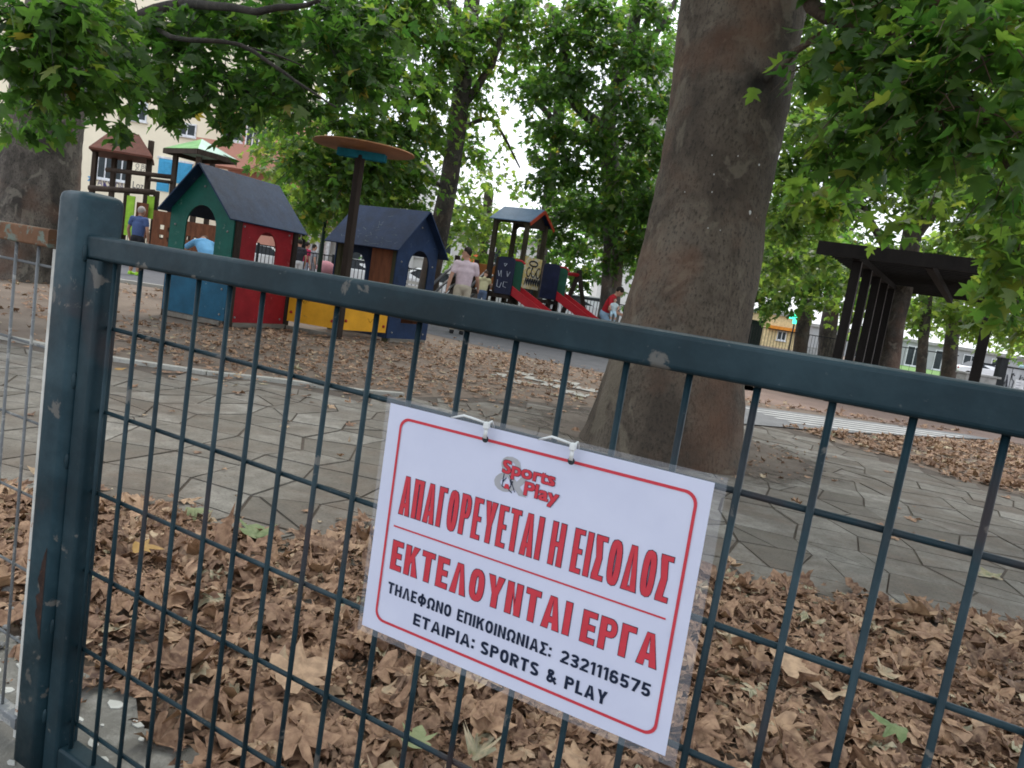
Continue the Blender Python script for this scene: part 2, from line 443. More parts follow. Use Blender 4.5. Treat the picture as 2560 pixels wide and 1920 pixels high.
dress(build(st, 'painted_stripes', paint('road_paint', (.55, .55, .54), .8, (.25, .25, .25), .6, 5)), kind='structure')
sheet('red_path', [(-2.2, 10.6), (-1.1, 10.2), (2.4, 12.2), (7, 14), (7, 19), (2, 18.5), (-1.5, 14.5), (-2.6, 12.6)], 0.004, M_REDPATH)
tl = MB()
for i, j in ((0, 0), (1, 1), (2, 0), (1, -1), (3, 1), (0, 2), (2, 2), (3, -1)):
    o_ = Vector((-3.25, 6.9, .009)) + Vector((.93, .12, 0)) * (i * .34) + Vector((-.2, .9, 0)) * (j * .34)
    tl.obox(o_, Vector((.93, .12, 0)) * .33, Vector((-.2, .9, 0)) * .33, (0, 0, .006))
dress(build(tl, 'pale_slabs', M_KERB), kind='structure')
sheet('street', [(-60, 33), (-30, 47), (10, 62), (60, 62), (60, 50), (12, 48), (-28, 34), (-58, 20)], 0.004, M_ASPH)
sheet('lawn', [tuple(G(*q)[:2]) for q in ((2190, 920), (2385, 944), (2385, 924), (2190, 894))], 0.006, M_GRASS)
ft = MB(); fo = [(-.9, -.35), (.05, -.35), (.25, -.2), (.2, .16), (.14, .215), (.03, .2), (-.05, .17), (-.14, .225), (-.3, .21), (-.45, .18), (-.9, .2)]
ft.prism(fo, -.05, .022)
dress(build(ft, 'concrete_footing', M_CONC), kind='structure')
ch = MB()
for k in range(46):
    x, y = random.uniform(-.5, .2), random.uniform(-.15, .19)
    r = random.choice((.006, .008, .01, .018, .022)); a0 = random.uniform(0, 6)
    ch.prism([(x + r * random.uniform(.5, 1.2) * math.cos(a0 + q * 1.05), y + r * .6 * random.uniform(.5, 1.2) * math.sin(a0 + q * 1.05)) for q in range(6)], .02, .0245)
dress(build(ch, 'stone_chips', paint('chip', (.55, .55, .52), .8)), kind='stuff')
gv = MB()
for k in range(500):
    x, y = random.uniform(-1.2, -.48), random.uniform(-.3, .36); r = random.uniform(.004, .014)
    gv.ball((x, y, .03), r, 5, 4, (1, 1, .7))
dress(build(gv, 'gravel', paint('pebble', (.20, .20, .20), .8, None, .7, 30, .6)), kind='stuff')

# ------------------------------------------------------------------ leaves
def outline(teeth=False):
    h = [(.13, .02), (.34, .02), (.50, .10), (.42, .19), (.28, .27), (.40, .36), (.60, .55), (.42, .53), (.21, .50), (.23, .66), (.13, .80), (0, 1.0)]
    if not teeth: h = [h[0], h[2], h[4], h[6], h[8], h[9], h[11]]
    pts = [(0, 0)] + h + [(-x, y) for x, y in reversed(h[:-1])]
    return np.array(pts + [(0, .34)])
def leaf_mesh(cen, ydir, nrm, size, tone, mat, name, parent=None, teeth=False, curl=.25, jitter=0.0, fold=0.0):
    T = outline(teeth); V = len(T); N = len(cen)
    x, y = T[:, 0][None], T[:, 1][None]
    c1 = rng.normal(0, curl, (N, 1)); c2 = rng.normal(-.1, curl, (N, 1)); c3 = rng.normal(0, curl * .8, (N, 1))
    z = c1 * (x ** 2) * 2 + c2 * ((y - .3) ** 2) * 1.3 + c3 * x * y + rng.normal(0, 1, (N, V)) * jitter + np.abs(x) * rng.normal(0, fold, (N, 1))
    xx = np.repeat(x, N, 0) * (1 - np.abs(c1) * .5) * rng.uniform(.75, 1.1, (N, 1)); yy = np.repeat(y, N, 0)
    ydir = ydir / np.linalg.norm(ydir, axis=1, keepdims=True)
    xd = np.cross(ydir, nrm); xd /= (np.linalg.norm(xd, axis=1, keepdims=True) + 1e-9); zd = np.cross(xd, ydir)
    s = size[:, None, None]
    co = cen[:, None] + s * (xx[..., None] * xd[:, None] + yy[..., None] * ydir[:, None] + z[..., None] * zd[:, None])
    E_ = V - 1
    tri = np.stack([np.arange(E_), (np.arange(E_) + 1) % E_, np.full(E_, V - 1)], 1)
    idx = (tri[None] + (np.arange(N) * V)[:, None, None]).reshape(-1)
    me = bpy.data.meshes.new(name)
    me.vertices.add(N * V); me.vertices.foreach_set('co', co.reshape(-1).astype(np.float32))
    nf = N * E_
    me.loops.add(nf * 3); me.loops.foreach_set('vertex_index', idx.astype(np.int32))
    me.polygons.add(nf); me.polygons.foreach_set('loop_start', np.arange(0, nf * 3, 3, dtype=np.int32))
    me.update(calc_edges=True)
    at = me.attributes.new('tone', 'FLOAT', 'POINT'); at.data.foreach_set('value', np.repeat(tone, V).astype(np.float32))
    me.polygons.foreach_set('use_smooth', np.ones(nf, dtype=bool))
    return link(name, me, mat, parent)
def dry_leaves(cen, ydir, nrm, size, tone, mat, name):
    """crumpled fallen leaves: an outer and an inner ring, bent along a random axis"""
    T = outline(True); n = len(T) - 1; c0_ = T[-1]
    V = np.concatenate([T[:-1], c0_ + (T[:-1] - c0_) * .55, T[-1:]]); nv = len(V); N = len(cen)
    x, y = V[:, 0][None], V[:, 1][None]
    ph_ = rng.uniform(0, np.pi, (N, 1)); q_ = x * np.cos(ph_) + (y - .35) * np.sin(ph_)
    k_ = rng.normal(0, .38, (N, 1)) * np.where(rng.random((N, 1)) < .15, 2.6, 1); z = k_ * q_ ** 2
    ph2 = rng.uniform(0, np.pi, (N, 1)); q2 = x * np.cos(ph2) + (y - .35) * np.sin(ph2)
    z = z + rng.normal(0, .10, (N, 1)) * np.sin(q2 * rng.uniform(4, 10, (N, 1)) + rng.uniform(0, 6, (N, 1)))
    jit_ = rng.normal(0, 1, (N, nv)); jit_[:, :n] *= .055; jit_[:, n:2 * n] *= .03; jit_[:, -1] *= .02
    z = z + jit_ + np.abs(x) * rng.normal(.1, .25, (N, 1))
    sh_ = 1 / np.sqrt(1 + (k_ * .8) ** 2)
    xx = np.repeat(x, N, 0) * rng.uniform(.7, 1.05, (N, 1)) * sh_ + rng.normal(0, .02, (N, nv)); yy = np.repeat(y, N, 0) * rng.uniform(.85, 1.1, (N, 1)) + rng.normal(0, .02, (N, nv))
    ydir = ydir / np.linalg.norm(ydir, axis=1, keepdims=True)
    xd = np.cross(ydir, nrm); xd /= (np.linalg.norm(xd, axis=1, keepdims=True) + 1e-9); zd = np.cross(xd, ydir)
    co = cen[:, None] + size[:, None, None] * (xx[..., None] * xd[:, None] + yy[..., None] * ydir[:, None] + z[..., None] * zd[:, None])
    co[..., 2] = np.maximum(co[..., 2], .016)
    a = np.arange(n); b_ = (a + 1) % n
    quads = np.stack([a, b_, n + b_, n + a], 1); tris = np.stack([n + a, n + b_, np.full(n, 2 * n)], 1)
    one = np.concatenate([quads.reshape(-1), tris.reshape(-1)]); st1 = np.concatenate([np.arange(n) * 4, 4 * n + np.arange(n) * 3])
    idx = (one[None] + (np.arange(N) * nv)[:, None]).reshape(-1); starts = (st1[None] + (np.arange(N) * 7 * n)[:, None]).reshape(-1)
    me = bpy.data.meshes.new(name); me.vertices.add(N * nv); me.vertices.foreach_set('co', co.reshape(-1).astype(np.float32))
    me.loops.add(len(idx)); me.loops.foreach_set('vertex_index', idx.astype(np.int32))
    me.polygons.add(len(starts)); me.polygons.foreach_set('loop_start', starts.astype(np.int32)); me.update(calc_edges=True)
    at = me.attributes.new('tone', 'FLOAT', 'POINT'); tv = np.repeat(tone, nv).reshape(N, nv) + rng.normal(0, .035, (N, nv)); at.data.foreach_set('value', np.clip(tv, 0, 1).reshape(-1).astype(np.float32))
    me.polygons.foreach_set('use_smooth', np.ones(len(starts), dtype=bool))
    return link(name, me, mat)
def in_poly(p, poly):
    x, y = p[:, 0], p[:, 1]; c = np.zeros(len(p), bool); n = len(poly)
    for i in range(n):
        (x1, y1), (x2, y2) = poly[i], poly[(i + 1) % n]
        c ^= ((y1 > y) != (y2 > y)) & (x < (x2 - x1) * (y - y1) / (y2 - y1 + 1e-12) + x1)
    return c
PAVE_LATER()
def litter_points(poly, dens, edge=.15):
    po = np.array(poly); a, b = po.min(0) - .2, po.max(0) + .2
    n = int((b - a).prod() * dens); p = rng.uniform(a, b, (n, 2))
    return p[in_poly(p + rng.normal(0, edge, p.shape), poly)]
def litter(name, poly, dens, smin, smax, zmax, tilt, teeth, edge=.12, tones=None, jit=.035):
    p = litter_points(poly, dens, edge); N = len(p)
    z = rng.uniform(.014, max(zmax, .022), N)
    cen = np.column_stack([p, z]); a = rng.uniform(0, 2 * np.pi, N)
    yd = np.column_stack([np.cos(a), np.sin(a), rng.normal(0, tilt * .6, N)])
    nr = np.column_stack([rng.normal(0, tilt, (N, 2)), np.ones(N)]); nr[rng.random(N) < .5] *= -1
    t = np.clip(rng.beta(1.25, 1.35, N) * .9, 0, .9); t = np.where(rng.random(N) < .05, rng.uniform(.9, 1, N), t)
    sz_ = rng.uniform(smin, smax, N) * rng.choice([1, 1, .65, .5], N)
    o = dry_leaves(cen, yd, nr, sz_, t, M_LITTER, name) if teeth else leaf_mesh(cen, yd, nr, sz_, t, M_LITTER, name, None, False, .3, jit, .2)
    dress(o, kind='stuff'); return o
near_poly = [(-4, .25), (-.5, .22), (-.3, .235), (-.1, .215), (.03, .23), (.16, .22), (.24, .1), (.3, -.1), (3.4, -.1), (3.4, 3.66), (1.75, 2.76), (1.36, 2.55), (1.0, 2.4), (.63, 2.2), (-.1, 1.82), (-.6, 1.48), (-.5, 1.24), (-.75, 1.05), (-1.12, 1.03), (-1.3, .84), (-1.55, .70), (-2.2, .50), (-4, .50)]
litter('leaf_litter', near_poly, 1150, .035, .11, .040, .19, True, .06)
litter('leaf_crumbs', near_poly, 900, .012, .032, .046, .4, False, .06)
litter('large_leaf_litter', near_poly, 95, .115, .165, .062, .2, True, .0)
litter('leaf_litter_fringe', near_poly, 130, .025, .06, .015, .25, True, .17)
play_poly = [(-4.6, 2.95), (-3.6, 3.4), (-3.2, 3.75), (-2.6, 4.3), (-2.2, 5.5), (-1.7, 6.5), (-2.6, 7.2), (-3.2, 9.9), (-5.4, 9.6), (-6.0, 7.4), (-6.9, 6.1), (-6.1, 4.6), (-5.2, 3.6)]
litter('playground_leaves', play_poly, 170, .035, .10, .022, .25, True, .42)
litter('path_leaves', [(-14, 2.6), (-5, 2.5), (-4, 4.5), (-8, 5.2), (-10, 8.5), (-16, 8.0)], 22, .05, .12, .03, .35, False, .6)
right_poly = [(.1, 8.05), (.6, 7.65), (1.16, 7.4), (1.66, 6.92), (2.8, 6.6), (6.5, 6.65), (6, 11), (2.7, 11.9), (2.2, 11.2), (1.5, 10.1), (.75, 8.9)]
litter('bed_leaves', right_poly, 230, .06, .13, .04, .28, True, .12)
litter('far_leaves', [(-1.1, 9.6), (2, 12.1), (2.2, 12.6), (-1.3, 10.4)], 90, .06, .13, .03, .35, False, .15)
litter('scattered_leaves', pave, 2.6, .05, .12, .02, .25, True, .1)
litter('mat_leaves', [(-7, 11), (-3, 10.2), (-1, 9), (-1.6, 6.8), (-3.0, 7.4)], 30, .05, .11, .02, .3, False, .3)
litter('twig_litter', [(-.9, 4.3), (-.1, 4.15), (.35, 4.6), (.5, 5.4), (.5, 6.2), (.0, 6.4)], 150, .02, .06, .02, .4, False, .15)
tg = MB(); rt_ = random.Random(8)
for k in range(170):
    x, y = rt_.uniform(-1.6, 3.0), rt_.uniform(.2, 3.2)
    if not in_poly(np.array([(x, y)]), near_poly)[0]: continue
    a, l_ = rt_.uniform(0, 6.28), rt_.uniform(.04, .16); p = Vector((x, y, rt_.uniform(.03, .065))); d = Vector((math.cos(a), math.sin(a), rt_.uniform(-.15, .15))) * l_
    tg.tube([p, p + d * .5 + Vector((rt_.uniform(-.01, .01), rt_.uniform(-.01, .01), .006)), p + d], [.0022, .0018, .001], 5)
dress(build(tg, 'twigs_and_stalks', paint('dry_twig', (.17, .11, .07), .85, None, .7, 30, .35)), kind='stuff')
def lone(x, y, size, tone, a, label, mat=None, z=.03, tilt=.15):
    p = G(x, y, z)
    o = leaf_mesh(np.array([p[:]]), np.array([[math.cos(a), math.sin(a), .1]]), np.array([[tilt, -tilt, 1.]]), np.array([size]), np.array([tone]), mat or M_LITTER, 'fallen_leaf', None, True, .2, .015, .1)
    dress(o, label, 'leaf', 'single leaves lying on the ground')
M_GREENL = leaf_material('fresh_fallen_leaf', [(0, (.13, .19, .07)), (1, (.27, .29, .15))], [(0, (.2, .3, .1)), (1, (.3, .35, .1))], .15, .6)
M_YEL = leaf_material('yellow_fallen_leaf', [(0, (.36, .20, .045)), (1, (.40, .24, .07))], [(0, (.4, .25, .05)), (1, (.4, .25, .05))], .15, .6)
lone(465, 1268, .10, .9, .4, 'pale green leaf lying at the paving edge behind the left wires', M_GREENL, .06)
lone(640, 1345, .13, .1, 2.4, 'green and yellow fallen leaf at the edge of the litter', M_GREENL, .06)
lone(690, 1700, .17, .8, 1.2, 'large tan plane leaf lying face up left of the notice', None, .075)
lone(2270, 1830, .10, .0, 3.2, 'green fallen leaf lying at the bottom right among brown leaves', M_GREENL, .075)
lone(2315, 1350, .10, .5, .3, 'orange leaf lying alone on grey paving at the right', M_YEL, .015)
lone(330, 1370, .09, .2, 1.0, 'bright yellow orange leaf in the litter beside the gate stile', M_YEL, .07)
lone(290, 920, .10, .4, .2, 'yellow leaf lying on the paving next to the kerb', M_YEL, .015)
lone(1945, 1660, .15, .85, .8, 'broad tan leaf with toothed edge right of the notice', None, .075)
lone(1035, 1870, .08, .6, 2.0, 'small pale green leaf under the lower edge of the notice', M_GREENL, .075)

# ------------------------------------------------------------------ gate, post, side panel
def steel(nm='dark_teal_steel', k=1.0):
    mt, t, bs = NM(nm)
    n = tex(t, 'noise', 5, 7, .65)
    col = ramp(t, n.outputs['Fac'], [(.36, sc((.0045, .015, .021), k)), (.5, sc((.008, .025, .035), k)), (.64, sc((.018, .042, .055), k))]).outputs[0]
    n2 = tex(t, 'noise', 17, 7, .6, distort=.4)
    col = mixc(t, ramp(t, n2.outputs['Fac'], [(.635, (0, 0, 0)), (.66, (.75, .75, .75))]).outputs[0], col, (.13, .125, .115))
    n3 = tex(t, 'noise', 4.3, 4, .5)
    col = mixc(t, ramp(t, n3.outputs['Fac'], [(.58, (0, 0, 0)), (.70, (.7, .7, .7))]).outputs[0], col, (.055, .030, .028))
    n5 = tex(t, 'noise', 120, 4, .6)
    col = mixc(t, ramp(t, n5.outputs['Fac'], [(.68, (0, 0, 0)), (.74, (.4, .4, .4))]).outputs[0], col, (.13, .14, .14))
    t.links.new(col, bs.inputs['Base Color'])
    n4 = tex(t, 'noise', 60, 4)
    bs.inputs['Specular IOR Level'].default_value = .22
    r = ramp(t, n4.outputs['Fac'], [(.3, (.38,) * 3), (.7, (.55,) * 3)]); t.links.new(r.outputs[0], bs.inputs['Roughness'])
    bump(t, bs, n4.outputs['Fac'], .12, .003)
    return mt
M_STEELP = steel('weathered_teal_steel', 1.35)
M_STEEL = steel()
M_GALV = paint('galvanised_wire', (.16, .17, .18), .45, (.30, .30, .29), .55, 12)
M_RUST = paint('rusty_rail', (.135, .072, .042), .85, (.14, .17, .145), .53, 9, .4)
M_RUSTPATCH = paint('rust_patch', (.032, .019, .016), .9, (.075, .034, .022), .57, 40, .4)
def rrect(x0, z0, x1, z1, r=.006, n=4):
    out_ = []
    for (cx, cz, a0) in ((x1 - r, z1 - r, 0), (x0 + r, z1 - r, 90), (x0 + r, z0 + r, 180), (x1 - r, z0 + r, 270)):
        for k in range(n + 1):
            a = rad(a0 + 90 * k / n); out_.append((cx + r * math.cos(a), cz + r * math.sin(a)))
    return out_
def bar(prof, axis, a, b):
    """sweep a 2D profile along x ('x': profile in y,z) or z ('z': profile in x,y)"""
    mb = MB(); n = len(prof)
    f = (lambda p, t: (t, p[0], p[1])) if axis == 'x' else (lambda p, t: (p[0], p[1], t))
    return mb.add([f(p, a) for p in prof] + [f(p, b) for p in prof], [tuple(range(n)), tuple(range(n, 2 * n))] + [(i, (i + 1) % n, n + (i + 1) % n, n + i) for i in range(n)])
def zu(yu): return 1.0 - U * (yu + .14256)
GX1 = 1.78
gate = thing('mesh_gate', 'dark teal steel gate with welded wire mesh and worn paint', 'gate', (-.03, 0, .02))
build(bar(rrect(-.02, .947, .02, .987), 'x', -.055, GX1 + .045), 'top_rail', M_STEEL, gate, True).data.polygons.foreach_set('use_smooth', [False] * 22)
build(bar(rrect(-.0185, .046, .0185, .086), 'x', -.010, GX1), 'bottom_rail', M_STEEL, gate)
build(bar(rrect(-.053, -.021, -.012, .019), 'z', .03, .9465), 'stile', M_STEEL, gate)
build(bar(rrect(GX1, -.019, GX1 + .04, .019), 'z', .03, .9465), 'stile', M_STEEL, gate)
wm = MB()
i = 0
for i in range(0, 26):
    x = U * .0173 if i == 0 else .0693 * i + random.uniform(-.0012, .0012)
    if x < GX1: wm.tube([(x, -.004, .95), (x + random.uniform(-.002, .002), -.004, .5), (x, -.004, .083)], .0037, 10)
for j in range(1, 7):
    z = zu(j)
    wm.tube([(-.012, .0025, z), (.6, .0025, z + random.uniform(-.001, .001)), (GX1, .0025, z)], .0036, 10)
build(wm, 'wire_mesh', M_STEEL, gate, True)
post = thing('fence_post', 'square dark teal steel post with worn top at the gate hinge', 'post', (-.095, 0, .02))
pb = MB(); levels = ((0, 0), (0, .5), (0, 1.040), (.0012, 1.047), (.004, 1.0515), (.012, 1.0545), (.026, 1.056))
for (ins, z) in levels:
    for (x, y) in rrect(-.1315 + ins, -.032 + ins, -.0535 - ins, .046 - ins, r=.017 if ins < .01 else .012, n=6): pb.v.append((x, y, z))
nr_ = len(pb.v) // len(levels)
for k in range(len(levels) - 1):
    for q in range(nr_): pb.f.append((k * nr_ + q, k * nr_ + (q + 1) % nr_, (k + 1) * nr_ + (q + 1) % nr_, (k + 1) * nr_ + q))
pb.f.append(tuple((len(levels) - 1) * nr_ + q for q in range(nr_))); pb.f.append(tuple(reversed(range(nr_))))
build(pb, 'tube', M_STEELP, post, True)
def on_y(x, y, Y): d = ray(x, y); t_ = (Y - CAM[1]) / d[1]; return Vector(CAM + d * t_)
zt_, zb_2 = on_y(180, 1400, -.03).z, on_y(165, 1640, -.03).z
rp = MB(); NR = 30; rr_ = random.Random(11)
for k in range(NR + 1):
    z = zb_2 + (zt_ - zb_2) * k / NR; wd_ = math.sin(math.pi * min(1, k / NR * 1.02)) ** .7 * (.016 + .012 * mnoise.noise(Vector((0, 0, z * 40))) + .004 * rr_.random()) + .001
    rp.v += [(-.0705, -.0324, z), (-.0705 - wd_, -.0324, z)]
for k in range(NR): rp.f.append((k * 2, k * 2 + 1, k * 2 + 3, k * 2 + 2))
build(rp, 'rust_patch', M_RUSTPATCH, post)
for zc in (.955, .74, .60, .30, .13):
    wv = MB(); wv.ball((-.0532, -.0215, zc), .0045, 8, 6, (1, 1, 3.2)); build(wv, 'weld_bead', M_STEEL, post, True)
sp_ = thing('mesh_fence', 'grey galvanised mesh fence panel with rusty top rail left of the post', 'fence', (-.2, 0, .02))
build(bar(rrect(-.015, .952, .015, .984, .004), 'x', -3.2, -.175), 'top_rail', M_RUST, sp_)
build(bar(rrect(-.012, .05, .012, .075, .004), 'x', -3.2, -.16), 'bottom_rail', M_GALV, sp_)
build(bar(rrect(-.1745, -.006, -.163, .012, .002), 'z', .03, .951), 'stile', paint('pale_edge', (.5, .5, .47), .7, (.3, .15, .08), .62, 20), sp_)
wm = MB()
for i in range(42):
    x = -.222 - .0715 * i
    wm.tube([(x, -.003, .955), (x, -.003, .07)], .0028, 8)
for z in (.918, .774, .633, .495, .353, .211):
    wm.tube([(-3.2, .0025, z), (-.163, .0025, z)], .0026, 8)
build(wm, 'wire_mesh', M_GALV, sp_, True)

# ------------------------------------------------------------------ notice
SY = -.0125
def sp(x, y):
    d = ray(x, y); t = (SY - CAM[1]) / d[1]; return Vector(CAM + d * t)
TL, TR, BL, BR = sp(977.5, 1007.5), sp(1784.8, 1206), sp(905, 1560.7), sp(1665.5, 1891.7)
su = ((TR - TL) + (BR - BL)) / 2; sv = ((TL - BL) + (TR - BR)) / 2
SW, SH = su.length, sv.length; su.normalize(); sv = (sv - su * sv.dot(su)).normalized()
SO = (TL + TR + BL + BR) / 4 - su * SW / 2 - sv * SH / 2; SO.y = SY
SF = (SO, su, sv)
def bow(me): return me
notice = thing('notice_sign', 'white laminated notice with red and black Greek lettering tied to the gate', 'sign', SO + su * SW / 2)
def gridsheet(x0, y0, x1, y1, dep, n=24):
    mb = MB()
    for j in range(n + 1):
        for i_ in range(n + 1):
            mb.v.append(tuple(SO + su * (x0 + (x1 - x0) * i_ / n) + sv * (y0 + (y1 - y0) * j / n) + Vector((0, -dep, 0))))
    for j in range(n):
        for i_ in range(n):
            k = j * (n + 1) + i_; mb.f.append((k, k + 1, k + n + 2, k + n + 1))
    return mb
def solid(o, th):
    md = o.modifiers.new('thickness', 'SOLIDIFY'); md.thickness = th; md.offset = -1; return o
mt, t, bs = NM('laminate'); bs.inputs['Base Color'].default_value = (.75, .8, .9, 1); bs.inputs['Roughness'].default_value = .35; bs.inputs['Alpha'].default_value = .13
M_LAM = mt
mt, t, bs = NM('paper'); bs.inputs['Base Color'].default_value = (.74, .77, .88, 1); bs.inputs['Roughness'].default_value = .38; bs.inputs['Coat Weight'].default_value = .4
n = tex(t, 'noise', 14, 4); t.links.new(ramp(t, n.outputs['Fac'], [(.3, (.545, .585, .75)), (.7, (.59, .63, .79))]).outputs[0], bs.inputs['Base Color']); bump(t, bs, n.outputs['Fac'], .08, .01)
M_PAPER = mt
M_RED = paint('red_ink', (.52, .05, .07), .4, None, .7, 60, .08, .02)
M_BLACK = paint('black_ink', (.012, .02, .045), .4, None, .7, 60, .1, .02)
M_GREYI = paint('grey_ink', (.36, .37, .40), .4, None, .7, 60, .1, .02)
lam = build(gridsheet(-.007, -.009, SW + .012, SH + .008, -.0004), 'laminate_border', M_LAM, notice, True)
pap = build(gridsheet(0, 0, SW, SH, .0004), 'paper', M_PAPER, notice, True); bow(pap.data)
def S(u, v): return u * SW, (1 - v) * SH
def sbox(u0, v0, u1, v1): a = S(u0, v1); b_ = S(u1, v0); return (a[0], a[1], b_[0], b_[1])
def ribbon(path, t, closed=False):
    """a pen stroke of even width along a path"""
    n_ = len(path); Lf, Rt = [], []
    for k in range(n_):
        p = Vector(path[k]); a = Vector(path[k - 1]) if (k or closed) else None; c = Vector(path[(k + 1) % n_]) if (k < n_ - 1 or closed) else None
        d1 = (p - a).normalized() if a is not None else (c - p).normalized(); d2 = (c - p).normalized() if c is not None else d1
        n1, n2 = Vector((-d1.y, d1.x)), Vector((-d2.y, d2.x)); mt_ = (n1 + n2); mt_ = mt_.normalized() if mt_.length > 1e-4 else n1
        ln_ = t / 2 / max(.45, mt_.dot(n1)); Lf.append(p + mt_ * ln_); Rt.append(p - mt_ * ln_)
    m_ = n_ if closed else n_ - 1
    return [[tuple(Rt[k]), tuple(Rt[(k + 1) % n_]), tuple(Lf[(k + 1) % n_]), tuple(Lf[k])] for k in range(m_)]
def arc(cx, cy, rx, ry, a0, a1, n_=10, e=.85):
    o_ = []
    for k in range(n_ + 1):
        a = rad(a0 + (a1 - a0) * k / n_); c_, s_ = math.cos(a), math.sin(a)
        o_.append((cx + rx * math.copysign(abs(c_) ** e, c_), cy + ry * math.copysign(abs(s_) ** e, s_)))
    return o_
GW = {'I': .0, ':': .0, '1': .34, 'E': .50, 'Γ': .48, 'L': .48, 'T': .56, 'A': .66, 'Λ': .66, 'Δ': .68, 'Y': .64, 'Ω': .66, 'Φ': .74, '&': .66, 'K': .62, 'Σ': .54}
